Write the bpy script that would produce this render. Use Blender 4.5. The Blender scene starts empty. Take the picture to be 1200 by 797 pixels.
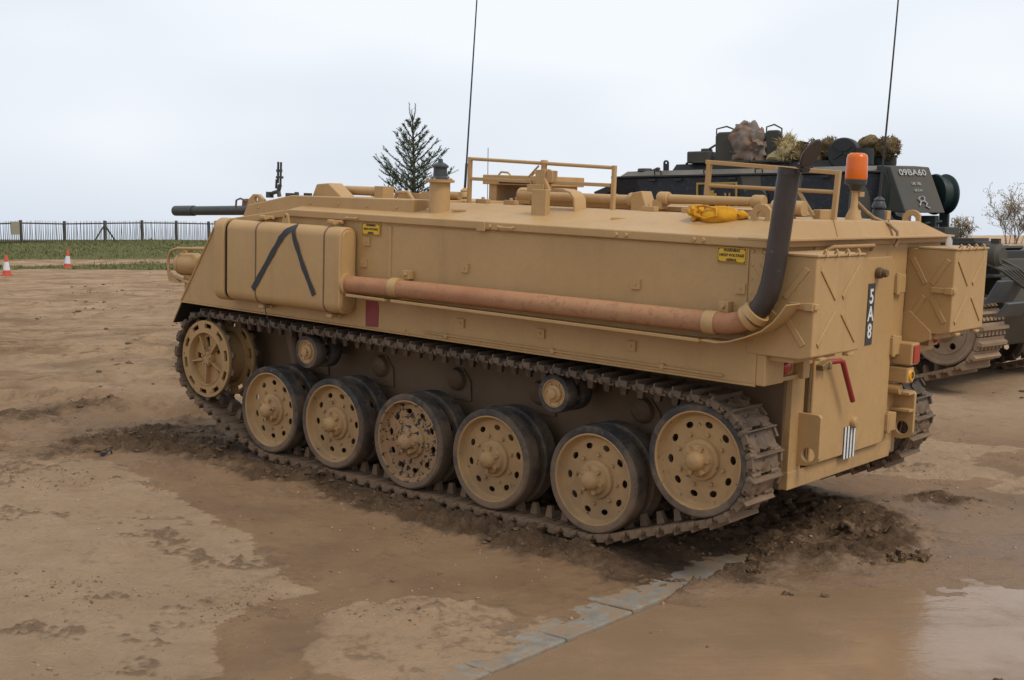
import bpy, bmesh, math, random
import numpy as np
from mathutils import Vector, Matrix
random.seed(7)
RNG = np.random.default_rng(11)
scene = bpy.context.scene
C = scene.collection

# ------------------------------------------------------------------ camera, sky, sun, exposure
cam_d = bpy.data.cameras.new('camera'); cam = bpy.data.objects.new('camera', cam_d); C.objects.link(cam)
cam_d.sensor_width = 36.0; cam_d.lens = 36.0 * 1468.7 / 1200.0
cam_d.clip_start = 0.1; cam_d.clip_end = 4000
cam.location = (0, 0, 1.85)
cam.rotation_euler = (math.radians(90 - 5.155), 0, 0)
scene.camera = cam
scene.view_settings.view_transform = 'Standard'; scene.view_settings.look = 'None'
scene.view_settings.gamma = 1.0; scene.view_settings.exposure = 0.32
scene.view_settings.use_curve_mapping = False

SUN_DIR = Vector((0.62, -0.55, 1.0)).normalized()          # towards the sun
sun_d = bpy.data.lights.new('sun', 'SUN'); sun = bpy.data.objects.new('sun', sun_d); C.objects.link(sun)
sun_d.energy = 1.5; sun_d.angle = math.radians(22); sun_d.color = (1.0, 0.90, 0.76)
sun.rotation_euler = SUN_DIR.to_track_quat('Z', 'Y').to_euler()
sun.location = (0, 0, 30)

world = bpy.data.worlds.new('World'); scene.world = world; world.use_nodes = True
wn = world.node_tree.nodes; wl = world.node_tree.links
for n in list(wn): wn.remove(n)
w_out = wn.new('ShaderNodeOutputWorld'); w_bg = wn.new('ShaderNodeBackground')
w_sky = wn.new('ShaderNodeTexSky'); w_sky.sky_type = 'NISHITA'; w_sky.sun_disc = False
w_sky.sun_elevation = math.asin(SUN_DIR.z); w_sky.sun_rotation = math.atan2(SUN_DIR.x, SUN_DIR.y)
w_sky.air_density = 1.0; w_sky.dust_density = 3.0
w_tc = wn.new('ShaderNodeTexCoord'); w_map = wn.new('ShaderNodeMapping'); w_map.inputs['Scale'].default_value = (1.0, 1.0, 2.6)
w_noise = wn.new('ShaderNodeTexNoise'); w_noise.inputs['Scale'].default_value = 1.5; w_noise.inputs['Detail'].default_value = 3.0; w_noise.inputs['Roughness'].default_value = 0.5
w_ramp = wn.new('ShaderNodeValToRGB')
w_ramp.color_ramp.elements[0].position = 0.36; w_ramp.color_ramp.elements[0].color = (5.15, 5.8, 6.8, 1)
w_ramp.color_ramp.elements[1].position = 0.66; w_ramp.color_ramp.elements[1].color = (7.7, 8.0, 8.35, 1)
w_mix = wn.new('ShaderNodeMix'); w_mix.data_type = 'RGBA'; w_mix.inputs['Factor'].default_value = 0.93
wl.new(w_tc.outputs['Generated'], w_map.inputs['Vector']); wl.new(w_map.outputs[0], w_noise.inputs['Vector'])
wl.new(w_noise.outputs['Fac'], w_ramp.inputs['Fac'])
wl.new(w_sky.outputs[0], w_mix.inputs['A']); wl.new(w_ramp.outputs['Color'], w_mix.inputs['B'])
wl.new(w_mix.outputs['Result'], w_bg.inputs['Color']); w_bg.inputs['Strength'].default_value = 0.1
wl.new(w_bg.outputs[0], w_out.inputs['Surface'])

# ------------------------------------------------------------------ mesh helpers
def rotm(axis, a): return Matrix.Rotation(a, 3, axis)
class MB:
    def __init__(s): s.v = []; s.f = []
    def add(s, V, F):
        o = len(s.v); s.v += [tuple(p) for p in V]; s.f += [tuple(i + o for i in q) for q in F]; return s
    def box(s, c, d, R=None):
        V = []
        for sx in (-.5, .5):
            for sy in (-.5, .5):
                for sz in (-.5, .5):
                    p = Vector((sx * d[0], sy * d[1], sz * d[2]))
                    if R is not None: p = R @ p
                    V.append((p.x + c[0], p.y + c[1], p.z + c[2]))
        return s.add(V, [(0, 1, 3, 2), (4, 6, 7, 5), (0, 4, 5, 1), (2, 3, 7, 6), (0, 2, 6, 4), (1, 5, 7, 3)])
    def span(s, a, b):
        return s.box([(a[i] + b[i]) / 2 for i in range(3)], [abs(b[i] - a[i]) for i in range(3)])
    def prism(s, poly, axis, a0, a1):
        def P(p, a):
            if axis == 'y': return (p[0], a, p[1])
            if axis == 'x': return (a, p[0], p[1])
            return (p[0], p[1], a)
        n = len(poly); V = [P(p, a0) for p in poly] + [P(p, a1) for p in poly]
        F = [tuple(range(n)), tuple(range(2 * n - 1, n - 1, -1))] + [(i, (i + 1) % n, n + (i + 1) % n, n + i) for i in range(n)]
        return s.add(V, F)
    def tube(s, path, r, n=12, caps=True):
        P = [Vector(p) for p in path]; R = r if hasattr(r, '__len__') else [r] * len(P)
        V = []; up = None
        for i, p in enumerate(P):
            t = (P[min(i + 1, len(P) - 1)] - P[max(i - 1, 0)]).normalized()
            if up is None:
                a = Vector((0, 0, 1)) if abs(t.z) < .9 else Vector((1, 0, 0)); up = (a - t * a.dot(t)).normalized()
            else: up = (up - t * up.dot(t)).normalized()
            sd = t.cross(up)
            for k in range(n):
                a = 2 * math.pi * k / n; q = p + (up * math.cos(a) + sd * math.sin(a)) * R[i]; V.append(q)
        F = [(i * n + k, i * n + (k + 1) % n, (i + 1) * n + (k + 1) % n, (i + 1) * n + k) for i in range(len(P) - 1) for k in range(n)]
        if caps: F += [tuple(range(n - 1, -1, -1)), tuple(range((len(P) - 1) * n, len(P) * n))]
        return s.add(V, F)
    def lathe(s, prof, c=(0, 0, 0), axis='y', n=32, a0=0, a1=2 * math.pi):
        full = abs(a1 - a0 - 2 * math.pi) < 1e-6; m = n if full else n + 1; V = []
        for r, h in prof:
            for k in range(m):
                a = a0 + (a1 - a0) * k / n; x, y = r * math.cos(a), r * math.sin(a)
                q = (x, h, y) if axis == 'y' else ((x, y, h) if axis == 'z' else (h, x, y))
                V.append((q[0] + c[0], q[1] + c[1], q[2] + c[2]))
        F = []
        for i in range(len(prof) - 1):
            for k in range(n):
                k2 = (k + 1) % m
                F.append((i * m + k, i * m + k2, (i + 1) * m + k2, (i + 1) * m + k))
        return s.add(V, F)
    def plate(s, outer, holes, axis, a0, a1):
        """flat plate with real holes: outer and holes are 2D loops"""
        bm = bmesh.new(); E = []; loops = []
        for lp in [outer] + holes:
            vs = [bm.verts.new((p[0], p[1], 0)) for p in lp]; loops.append(len(lp))
            E += [bm.edges.new((vs[i], vs[(i + 1) % len(vs)])) for i in range(len(vs))]
        bmesh.ops.triangle_fill(bm, edges=E, use_beauty=True)
        bm.verts.index_update(); n = len(bm.verts); pts = [(v.co.x, v.co.y) for v in bm.verts]; tr = [tuple(v.index for v in f.verts) for f in bm.faces]; bm.free()
        def P(p, a):
            if axis == 'y': return (p[0], a, p[1])
            if axis == 'x': return (a, p[0], p[1])
            return (p[0], p[1], a)
        V = [P(p, a0) for p in pts] + [P(p, a1) for p in pts]
        F = tr + [tuple(i + n for i in reversed(t)) for t in tr]; o = 0
        for m in loops:
            F += [(o + i, o + (i + 1) % m, n + o + (i + 1) % m, n + o + i) for i in range(m)]; o += m
        return s.add(V, F)
    def blob(s, c, rad, seed, amp=.25, sub=2, R=None, freq=1.6):
        bm = bmesh.new(); bmesh.ops.create_icosphere(bm, subdivisions=sub, radius=1)
        rs = random.Random(seed); ph = [(Vector((rs.gauss(0, 1), rs.gauss(0, 1), rs.gauss(0, 1))) * freq, rs.random() * 6.28) for _ in range(7)]
        bm.verts.index_update(); V = []
        for v in bm.verts:
            k = 1 + amp * sum(math.sin(w.dot(v.co) * 2 + p) for w, p in ph) / 3.5
            q = Vector((v.co.x * rad[0], v.co.y * rad[1], v.co.z * rad[2])) * k
            if R is not None: q = R @ q
            V.append((q.x + c[0], q.y + c[1], q.z + c[2]))
        F = [tuple(x.index for x in f.verts) for f in bm.faces]; bm.free()
        return s.add(V, F)
    def turn(s, m): s.v = [tuple(m @ Vector(p)) for p in s.v]; return s
    def mesh(s, name, mat, smooth=35):
        me = bpy.data.meshes.new(name); me.from_pydata(s.v, [], s.f); me.update()
        bm = bmesh.new(); bm.from_mesh(me); bmesh.ops.recalc_face_normals(bm, faces=bm.faces); bm.to_mesh(me); bm.free()
        if smooth:
            me.polygons.foreach_set('use_smooth', [True] * len(me.polygons)); me.set_sharp_from_angle(angle=math.radians(smooth))
        if mat: me.materials.append(mat)
        return me
    def build(s, name, mat, parent=None, smooth=35, bevel=0, seg=2):
        o = link(name, s.mesh(name, mat, smooth), parent)
        if bevel:
            b = o.modifiers.new('bevel', 'BEVEL'); b.width = bevel; b.segments = seg; b.limit_method = 'ANGLE'; b.angle_limit = math.radians(40)
        return o
def link(name, me, parent=None, loc=None, mat3=None):
    o = bpy.data.objects.new(name, me); C.objects.link(o); o.parent = parent
    if loc is not None or mat3 is not None:
        m = (mat3 or Matrix.Identity(3)).to_4x4(); m.translation = Vector(loc or (0, 0, 0)); o.matrix_local = m
    return o
def tag(o, label=None, cat=None, group=None, kind=None):
    if label: o['label'] = label
    if cat: o['category'] = cat
    if group: o['group'] = group
    if kind: o['kind'] = kind
    return o
def empty(name, label, cat, mw=None, loc=None, group=None):
    o = bpy.data.objects.new(name, None); C.objects.link(o); o.empty_display_size = .2
    if mw is not None: o.matrix_world = mw
    if loc is not None: o.location = loc
    return tag(o, label, cat, group)
def text_obj(name, s, size, mat, parent, loc, R3, xs=1.0, depth=.0012):
    cu = bpy.data.curves.new(name, 'FONT'); cu.body = s; cu.size = size; cu.align_x = 'CENTER'; cu.align_y = 'CENTER'; cu.extrude = depth; cu.offset = size * .018
    cu.resolution_u = 3
    t = bpy.data.objects.new(name, cu); C.objects.link(t)
    me = bpy.data.meshes.new_from_object(t); bpy.data.objects.remove(t); me.materials.clear(); me.materials.append(mat)
    o = link(name, me, parent); m = (R3 @ Matrix.Diagonal((xs, 1, 1))).to_4x4(); m.translation = Vector(loc); o.matrix_local = m
    return o
def circ(r, n, cx=0, cy=0, a=0, ry=None):
    ry = ry or r
    out = []
    for k in range(n):
        t = 2 * math.pi * k / n; x, y = r * math.cos(t), ry * math.sin(t)
        out.append((cx + x * math.cos(a) - y * math.sin(a), cy + x * math.sin(a) + y * math.cos(a)))
    return out
# orientation of flat things: text x,y,normal
R_SIDE = Matrix(((-1, 0, 0), (0, 0, 1), (0, 1, 0)))            # reads from the left (+y) side: text x -> -x, y -> z, n -> +y
R_REAR = Matrix(((0, 0, -1), (-1, 0, 0), (0, 1, 0)))           # reads from behind (-x): text x -> -y, y -> z, n -> -x

# ------------------------------------------------------------------ materials
def new_mat(name):
    m = bpy.data.materials.new(name); m.use_nodes = True; nt = m.node_tree
    b = nt.nodes['Principled BSDF']; return m, nt, b
def nd(nt, typ, **kw):
    n = nt.nodes.new(typ)
    for k, v in kw.items():
        if k in n.inputs: n.inputs[k].default_value = v
        else: setattr(n, k, v)
    return n
def mixc(nt, fac, a, b, blend='MIX'):
    n = nt.nodes.new('ShaderNodeMix'); n.data_type = 'RGBA'; n.blend_type = blend
    for sk, val in (('Factor', fac), ('A', a), ('B', b)):
        s = [i for i in n.inputs if i.name == sk and (i.type == 'RGBA' if sk != 'Factor' else i.type == 'VALUE')][0]
        if hasattr(val, 'is_linked'): nt.links.new(val, s)
        elif sk == 'Factor': s.default_value = val
        else: s.default_value = tuple(val) + (1,) if len(val) == 3 else val
    return [o for o in n.outputs if o.type == 'RGBA'][0]
def mth(nt, op, a, b=None, c=None, clamp=False):
    n = nt.nodes.new('ShaderNodeMath'); n.operation = op; n.use_clamp = clamp
    for i, val in enumerate((a, b, c)):
        if val is None: continue
        if hasattr(val, 'is_linked'): nt.links.new(val, n.inputs[i])
        else: n.inputs[i].default_value = val
    return n.outputs[0]
def ramp(nt, x, lo, hi):
    n = nt.nodes.new('ShaderNodeMapRange'); n.interpolation_type = 'SMOOTHSTEP'
    n.inputs['From Min'].default_value = lo; n.inputs['From Max'].default_value = hi
    nt.links.new(x, n.inputs['Value']); return n.outputs[0]
def pos(nt): return nt.nodes.new('ShaderNodeNewGeometry').outputs['Position']
def noise(nt, vec, scale, detail=4, rough=.55, dist=0, sc3=None):
    if sc3:
        mp = nt.nodes.new('ShaderNodeMapping'); mp.inputs['Scale'].default_value = sc3; nt.links.new(vec, mp.inputs['Vector']); vec = mp.outputs[0]
    n = nt.nodes.new('ShaderNodeTexNoise'); n.inputs['Scale'].default_value = scale; n.inputs['Detail'].default_value = detail
    n.inputs['Roughness'].default_value = rough; n.inputs['Distortion'].default_value = dist
    nt.links.new(vec, n.inputs['Vector']); return n.outputs['Fac']
def bump(nt, b, h, strength, dist):
    n = nt.nodes.new('ShaderNodeBump'); n.inputs['Strength'].default_value = strength; n.inputs['Distance'].default_value = dist
    nt.links.new(h, n.inputs['Height']); nt.links.new(n.outputs[0], b.inputs['Normal']); return n
MUD = (.20, .125, .072)
def paint(name, col, col2=None, rough=.5, mud=0.0, chips=0.0, chipcol=(.05, .04, .035), bumpd=.002, dust=.0, spec=.4):
    m, nt, b = new_mat(name); p = pos(nt)
    big = noise(nt, p, 1.3, 5, .6); fine = noise(nt, p, 38, 4, .6)
    c2 = col2 or tuple(x * .82 for x in col)
    c = mixc(nt, ramp(nt, big, .35, .68), col, c2)
    c = mixc(nt, mth(nt, 'MULTIPLY', ramp(nt, fine, .45, .75), .22), c, tuple(x * .72 for x in col))
    # rain-washed vertical streaks of grime
    st = noise(nt, p, 7, 5, .65, sc3=(1.0, 1.0, .09)); c = mixc(nt, mth(nt, 'MULTIPLY', ramp(nt, st, .52, .78), .40), c, tuple(x * .62 for x in col))
    sp = noise(nt, p, 4.5, 6, .7); c = mixc(nt, mth(nt, 'MULTIPLY', ramp(nt, sp, .62, .78), .25), c, tuple(min(1, x * 1.25 + .02) for x in col))
    rgh = mth(nt, 'ADD', mth(nt, 'MULTIPLY', big, .25), rough - .12)
    if mud:
        sep = nt.nodes.new('ShaderNodeSeparateXYZ'); nt.links.new(p, sep.inputs[0])
        mz = mth(nt, 'ADD', mth(nt, 'MULTIPLY', noise(nt, p, 6, 6, .7), 1.5), mth(nt, 'MULTIPLY', sep.outputs['Z'], -.9))
        mk = mth(nt, 'MULTIPLY', ramp(nt, mz, .10, .85), mud)
        c = mixc(nt, mk, c, MUD); rgh = mth(nt, 'ADD', rgh, mth(nt, 'MULTIPLY', mk, .3), clamp=True)
    if dust:
        dk = mth(nt, 'MULTIPLY', ramp(nt, noise(nt, p, 5.5, 9, .74, .4), .40, .66), dust); c = mixc(nt, dk, c, (.215, .145, .09))
    if chips:
        ch = noise(nt, p, 24, 4, .6, .6); ck = ramp(nt, ch, 1 - chips, 1 - chips + .03)
        c = mixc(nt, ck, c, chipcol)
    nt.links.new(c, b.inputs['Base Color']); nt.links.new(rgh, b.inputs['Roughness']); b.inputs['Specular IOR Level'].default_value = spec
    h = mth(nt, 'ADD', mth(nt, 'MULTIPLY', fine, .35), noise(nt, p, 5, 3, .5)); bump(nt, b, h, .35, bumpd * 3)
    return m
def plain(name, col, rough=.5, metal=0, var=.25, scale=25, emit=None, spec=.4):
    m, nt, b = new_mat(name); p = pos(nt); n = noise(nt, p, scale, 5, .65)
    c = mixc(nt, ramp(nt, n, .3, .75), col, tuple(x * (1 - var) for x in col)); nt.links.new(c, b.inputs['Base Color'])
    b.inputs['Roughness'].default_value = rough; b.inputs['Metallic'].default_value = metal; b.inputs['Specular IOR Level'].default_value = spec
    bump(nt, b, n, .25, .003); return m
TAN = (.455, .282, .120)
M = {}
M['tan'] = paint('tan_paint', TAN, (.415, .254, .104), dust=.09, mud=.45)
M['tan_low'] = paint('tan_paint_muddied_shaded', (.165, .103, .056), (.12, .076, .043), mud=.6, rough=.7)  # base darkened for mud and also for the shade under the sponsons
M['tan_wheel'] = paint('tan_wheel_paint', (.45, .272, .115), (.38, .222, .09), mud=.5, chips=.335, rough=.55, dust=.18)
M['tan_wheel_flaked'] = paint('tan_wheel_paint_flaked', (.40, .25, .115), (.30, .16, .07), mud=.35, chips=.45, chipcol=(.022, .022, .024), rough=.6)
M['rust_pipe'] = paint('rust_brown_pipe', (.345, .155, .078), (.385, .21, .108), rough=.75, chips=.42, chipcol=(.31, .15, .078), bumpd=.005, spec=.2)
M['red_paint'] = paint('faded_red_paint', (.26, .045, .04), (.2, .035, .035))
M['handle_red'] = paint('handle_red_paint', (.32, .035, .028), (.24, .03, .025), chips=.3)
M['black_paint'] = plain('black_paint', (.03, .032, .036), .55)
M['gun'] = plain('dark_gun_steel', (.045, .048, .043), .42)
M['stack'] = paint('heat_stained_steel', (.040, .034, .032), (.080, .054, .042), rough=.42, chips=.34, chipcol=(.085, .088, .10)); M['stack'].node_tree.nodes['Principled BSDF'].inputs['Metallic'].default_value = .25
M['rubber'] = paint('tyre_rubber', (.030, .030, .031), (.055, .050, .045), rough=.75, mud=.95, chips=.35, chipcol=(.15, .125, .10), bumpd=.004, dust=.6)
M['track'] = paint('track_steel', (.070, .050, .035), (.15, .10, .062), rough=.6, mud=1.0, chips=.33, chipcol=(.10, .095, .095), bumpd=.006, dust=.55)
M['yellow_sign'] = plain('yellow_sign_paint', (.70, .42, .03), .5, var=.15)
M['white'] = plain('white_paint', (.72, .72, .70), .5, var=.18)
M['char_plate'] = plain('charcoal_plate', (.045, .046, .05), .55)
M['brass'] = plain('dull_brass', (.30, .22, .10), .4, .5)
M['dark_void'] = plain('interior_shade', (.02, .018, .016), .8)  # near-black colour stands in for shade inside gaps and recesses
M['grey_plastic'] = plain('grey_aerial_base', (.05, .055, .06), .45)
M['cable'] = plain('tan_cable', (.33, .22, .11), .55)
M['red_lens'] = plain('red_lens', (.38, .03, .02), .18, var=.1, spec=.6)
M['amber_reflector'] = plain('amber_reflector', (.75, .36, .02), .3, var=.1)
def glassy(name, col, rough, trans):
    m, nt, b = new_mat(name); b.inputs['Base Color'].default_value = col + (1,); b.inputs['Roughness'].default_value = rough
    b.inputs['Transmission Weight'].default_value = trans; b.inputs['IOR'].default_value = 1.45
    n = noise(nt, pos(nt), 60, 2); bump(nt, b, n, .1, .002); return m
M['amber'] = glassy('amber_beacon_plastic', (.95, .22, .008), .22, .45)
M['clear'] = glassy('clear_insulator_glass', (.75, .8, .82), .1, .7)
def cloth(name, col, col2, scale=14):
    m, nt, b = new_mat(name); p = pos(nt); n = noise(nt, p, scale, 5, .65); f = noise(nt, p, 120, 2)
    c = mixc(nt, ramp(nt, n, .3, .7), col, col2); nt.links.new(c, b.inputs['Base Color']); b.inputs['Roughness'].default_value = .85
    b.inputs['Specular IOR Level'].default_value = .15
    bump(nt, b, mth(nt, 'ADD', n, mth(nt, 'MULTIPLY', f, .3)), .6, .012); return m
M['bag'] = cloth('yellow_canvas', (.62, .31, .025), (.45, .20, .015))
# ---- dark tank materials
def camo():
    m, nt, b = new_mat('green_black_camouflage'); p = pos(nt); n = noise(nt, p, 1.25, 1, .4, .6, sc3=(1.0, 1.0, .45))
    fine = noise(nt, p, 22, 5, .65)
    c = mixc(nt, ramp(nt, n, .490, .498), (.078, .070, .053), (.006, .009, .015))
    c = mixc(nt, mth(nt, 'MULTIPLY', ramp(nt, fine, .5, .75), .35), c, (.12, .10, .075))
    nt.links.new(c, b.inputs['Base Color']); b.inputs['Roughness'].default_value = .6; bump(nt, b, fine, .2, .006); return m
M['camo'] = camo()
M['tank_dark'] = paint('dark_tank_paint', (.017, .021, .022), (.028, .028, .024), rough=.6)
M['tank_olive'] = paint('dusty_olive_paint', (.042, .041, .033), (.065, .057, .042), rough=.65)
M['tank_mud'] = paint('mud_caked_steel', (.33, .23, .15), (.235, .16, .10), rough=.85, mud=.6, bumpd=.012)
M['tank_flap'] = paint('blue_grey_mudflap', (.085, .10, .115), (.06, .07, .08), rough=.5)
M['canvas_rust'] = cloth('faded_tarpaulin', (.20, .115, .07), (.19, .175, .155), 9)
M['net'] = cloth('camouflage_net', (.20, .13, .06), (.075, .065, .035), 28)
M['straw'] = cloth('pale_hessian', (.46, .37, .20), (.33, .26, .13), 22)
M['white_faded'] = plain('faded_white_stencil', (.42, .42, .40), .7, var=.5, scale=40)
M['sheave'] = plain('dark_green_drum_paint', (.012, .028, .026), .5)

# ------------------------------------------------------------------ terrain height
V3 = np.array([[-0.76258946, -0.64604988, 0.03281557], [0.64519621, -0.76328271, -0.03348647], [0.04668149, -0.00436395, 0.99890029]])
VT = np.array([2.0811841, 7.73618382, -0.13081605])
VM = Matrix([list(V3[i]) + [VT[i]] for i in range(3)] + [[0, 0, 0, 1]])
def _lat(seed):
    return np.random.default_rng(seed).random((256, 256))
_L = [_lat(s) for s in range(8)]
def vn(x, y, k=0):
    L = _L[k % 8]; xi = np.floor(x).astype(int); yi = np.floor(y).astype(int); fx = x - xi; fy = y - yi
    fx = fx * fx * fx * (fx * (fx * 6 - 15) + 10); fy = fy * fy * fy * (fy * (fy * 6 - 15) + 10)
    a = L[xi & 255, yi & 255]; b = L[(xi + 1) & 255, yi & 255]; c = L[xi & 255, (yi + 1) & 255]; d = L[(xi + 1) & 255, (yi + 1) & 255]
    return (a * (1 - fx) + b * fx) * (1 - fy) + (c * (1 - fx) + d * fx) * fy
def fbm(x, y, oct=4, k=0, g=.5):
    s = 0; a = 1; t = 0
    for i in range(oct):
        s = s + a * (vn(x * 2 ** i + 17.3 * i, y * 2 ** i + 9.1 * i, k + i) - .5); t += a; a *= g
    return s / t * 2
def sst(a, b, x):
    t = np.clip((x - a) / (b - a), 0, 1); return t * t * (3 - 2 * t)
KA = np.array([-0.193, 5.40]); KB = np.array([1.431, 7.37]); KL = float(np.hypot(*(KB - KA))); KD = (KB - KA) / KL
def kerb_ts(X, Y):
    dx, dy = X - KA[0], Y - KA[1]; t = dx * KD[0] + dy * KD[1]; s = dx * -KD[1] + dy * KD[0]; return t, s    # s > 0: left of the edge
def veh_xy(X, Y):
    dx, dy = X - VT[0], Y - VT[1]; return dx * V3[0, 0] + dy * V3[1, 0], dx * V3[0, 1] + dy * V3[1, 1]
SLAB_Z = -.150; WATER_Z = -.167
def fields(X, Y):
    """height and the masks the ground material reads"""
    P = -.015 - .0328 * (X - .17) + .0335 * (Y - 9.35)
    base = -.035 + .13 * np.tanh((P + .035) / .13)
    vx, vy = veh_xy(X, Y); nearv = sst(1.2, 0, np.maximum(np.maximum(np.abs(vx - 2.5) - 2.9, np.abs(vy) - 1.35), 0))
    base = base * (1 - nearv) + P * nearv
    base = base - .11 * sst(2.2, 4.5, X) * sst(10.5, 14, Y)
    far = sst(18, 42, np.hypot(X, Y))
    base = base * (1 - far) + .1 * far
    # grass bank on the left, earth mound on the right
    lf = sst(4, -6, X + .0 * Y)
    by = Y + (X + 26) * -2.0 * .0
    bank = sst(57, 73, Y + 1.2 * fbm(X / 9, Y / 9, 3, 3)) * lf
    base = base + bank * (.80 + .10 * fbm(X / 5, Y / 5, 4, 2))
    md = sst(6, 15, X) * sst(23, 46, Y); base = base + md * (1.12 + .12 * fbm(X / 7, Y / 6, 4, 5))
    base = base - np.maximum(Y - 92, 0) * .022
    # masks
    ang = fbm(X * .9, Y * .9, 4, 1)
    nb = .10 * fbm(X * 3, Y * 3, 4, 4)
    # wet boundary: polyline X_w(Y)
    ys = np.array([3.0, 4.6, 5.32, 5.70, 5.98, 6.30, 6.47, 6.62, 7.0, 7.42, 8.0, 8.56, 9.3, 10.5, 13, 30])
    xs = np.array([-1.0, -1.2, -1.30, -1.46, -1.42, -1.24, -1.10, -1.22, -1.42, -1.64, -2.0, -2.45, -3.0, -4.2, -6, -12])
    wet = X - np.interp(Y, ys, xs) + nb
    t, s = kerb_ts(X, Y)
    right = sst(.02, -.02, s)                                   # right of the slab edge
    kact = sst(-3.5, -3.0, t) * sst(KL + .75, KL - .1, t)
    dry = np.exp(-(((X + .30) / .62) ** 2 + ((Y - 5.85) / .62) ** 2)) + .8 * np.exp(-(((X - .05) / .35) ** 2 + ((Y - 5.4) / .4) ** 2))
    dry = sst(.30, .6, dry + .35 * fbm(X * 3.5, Y * 3.5, 4, 6))
    dry = np.maximum(dry, .75 * sst(.02, .28, fbm(X * .55 + 3, Y * 1.0, 5, 4, .6)) * sst(7.8, 9.2, Y) * sst(1.6, 3.0, X))
    # churned ground: beside the tracks, before the nose, behind the hull
    ch = np.exp(-((np.maximum(np.abs(vy - 1.44) - .10, 0)) / .15) ** 2) * sst(-.3, .8, vx) * sst(6.6, 5.4, vx) * .78
    ch = np.maximum(ch, .62 * np.exp(-(((X + 2.9) / 1.1) ** 2 + ((Y - 10.3) / .75) ** 2)))
    ch = np.maximum(ch, .40 * np.exp(-(((X + 4.2) / .9) ** 2 + ((Y - 11.6) / .6) ** 2)))
    heap = np.exp(-(((vx + .08) / .26) ** 2 + ((vy - .0) / .68) ** 2)); ch = np.maximum(ch, heap)
    heap2 = np.exp(-(((X - 3.05) / .42) ** 2 + ((Y - 8.95) / .22) ** 2)) * .55; ch = np.maximum(ch, heap2)
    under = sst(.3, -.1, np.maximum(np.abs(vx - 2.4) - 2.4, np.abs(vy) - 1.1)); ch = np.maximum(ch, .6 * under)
    ch = np.clip(ch * (1 + 1.1 * fbm(X * 2.0, Y * 2.0, 4, 2)), 0, 1)
    upl = sst(8.3, 10.5, Y + .35 * X * 0) * sst(1.5, -1.5, X)      # rough damp field beyond the sand
    # relief
    near = sst(30, 12, np.hypot(X, Y))
    smooth = sst(0, .35, wet) * (1 - dry) * sst(9.4, 8.4, Y - .3 * X)
    rel = .030 * fbm(X * .8, Y * .8, 4, 0) * (1 - .6 * smooth) + .024 * (1 - .85 * smooth) * fbm(X * 2.6, Y * 2.6, 6, 3, .62) * near + .010 * (1 - .7 * smooth) * np.maximum(fbm(X * 7, Y * 7, 4, 6, .7) - .12, 0) * 3 * near
    ridg = 1 - np.abs(fbm(X * 5.5, Y * 5.5, 5, 5, .62)) * 2.2
    lump = np.maximum(fbm(X * 9, Y * 9, 4, 6, .65), -.25)
    lump2 = 1 - np.abs(fbm(X * 6 + 2, Y * 6, 4, 1, .6)) * 2.4
    rel = rel + ch * (.026 * ridg + .10 * lump * near + .030 * np.maximum(lump2, 0) * near) + (.03 * heap + .02 * heap2)
    rel = rel + dry * (.010 + .022 * fbm(X * 8, Y * 8, 4, 1, .6))
    mid = sst(60, 35, np.hypot(X, Y)); rel = rel + upl * mid * (.085 * np.maximum(fbm(X * .8, Y * .8, 6, 7, .62), -.22) + .05 * np.maximum(fbm(X * .35 + 4, Y * .7, 4, 5, .6) - .05, 0))
    for a_, b_, c_, w_ in ((12.6, -.10, .35, .20), (14.3, -.12, .4, .20), (17.2, .10, .5, .26), (19.4, .12, .5, .26), (25.5, -.05, .9, .34), (28.6, -.05, .9, .34), (11.2, .32, .2, .17)):
        dd = Y - (a_ + b_ * (X + 4) + c_ * np.sin(X * .55 + a_)); k_ = upl * sst(.5, -1.0, X) * sst(-.35, .25, fbm(X * .5 + a_, Y * .5, 3, 2))
        rel = rel + k_ * (-.055 * np.exp(-(dd / w_) ** 2) * (1 + .5 * np.sin((X + .3 * Y) * 38 + 3 * fbm(X, Y, 2, 3)) * near) + .055 * np.exp(-((np.abs(dd) - 1.7 * w_) / (.6 * w_)) ** 2) * (1 + 1.4 * fbm(X * 3, Y * 3, 4, 4, .6)))
    cm = sst(.10, .40, fbm(X * 1.9 + 7, Y * 2.6, 5, 1, .65)) * (1 - .55 * smooth) * sst(13, 10, Y)
    cm = np.maximum(cm, dry * .8 * sst(8.2, 7.6, Y) * sst(-.1, .3, fbm(X * 2.4, Y * 3.2, 4, 7, .65)))
    cr = np.maximum(fbm(X * 16, Y * 16, 3, 4, .7) - .02, 0) + .7 * np.maximum(fbm(X * 34, Y * 34, 2, 2, .7), 0)
    rel = rel + near * cr * (.004 + .030 * cm + .020 * ch) * (1 - .75 * smooth * (1 - cm))
    crumb = np.clip(cm * (cr * 2.2 + .15), 0, 1)
    h = base + rel
    # tyre-soft footprint: press the ground flat under the tracks
    tr = sst(.03, -.03, np.maximum(np.abs(np.abs(vy) - 1.09) - .18, np.maximum(.75 - vx, vx - 4.4)))
    h = h * (1 - tr) + (P + .012) * tr
    tr2 = sst(.06, -.02, np.maximum(np.abs(np.abs(vy) - 1.09) - .19, np.maximum(-.25 - vx, vx - 5.5))) * (1 - tr)
    h = np.where(tr2 > .5, np.minimum(h, P + .02 + .018 * cr + .02 * fbm(X * 3, Y * 3, 4, 5)), h)
    # slab strip: mud laps over its left side, the ground drops to the puddle on its right
    wig = .21 + .08 * sst(1.2, 2.2, t) + .12 * fbm(t * 1.7, s * 1.7 + 3, 4, 5) + .20 * fbm(t * 7, s * 7, 4, 2, .65)
    left_h = SLAB_Z + .020 * np.clip((s - wig) / .22, -1, 1.0) + .010 * fbm(X * 9, Y * 9, 4, 4, .65)
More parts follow.
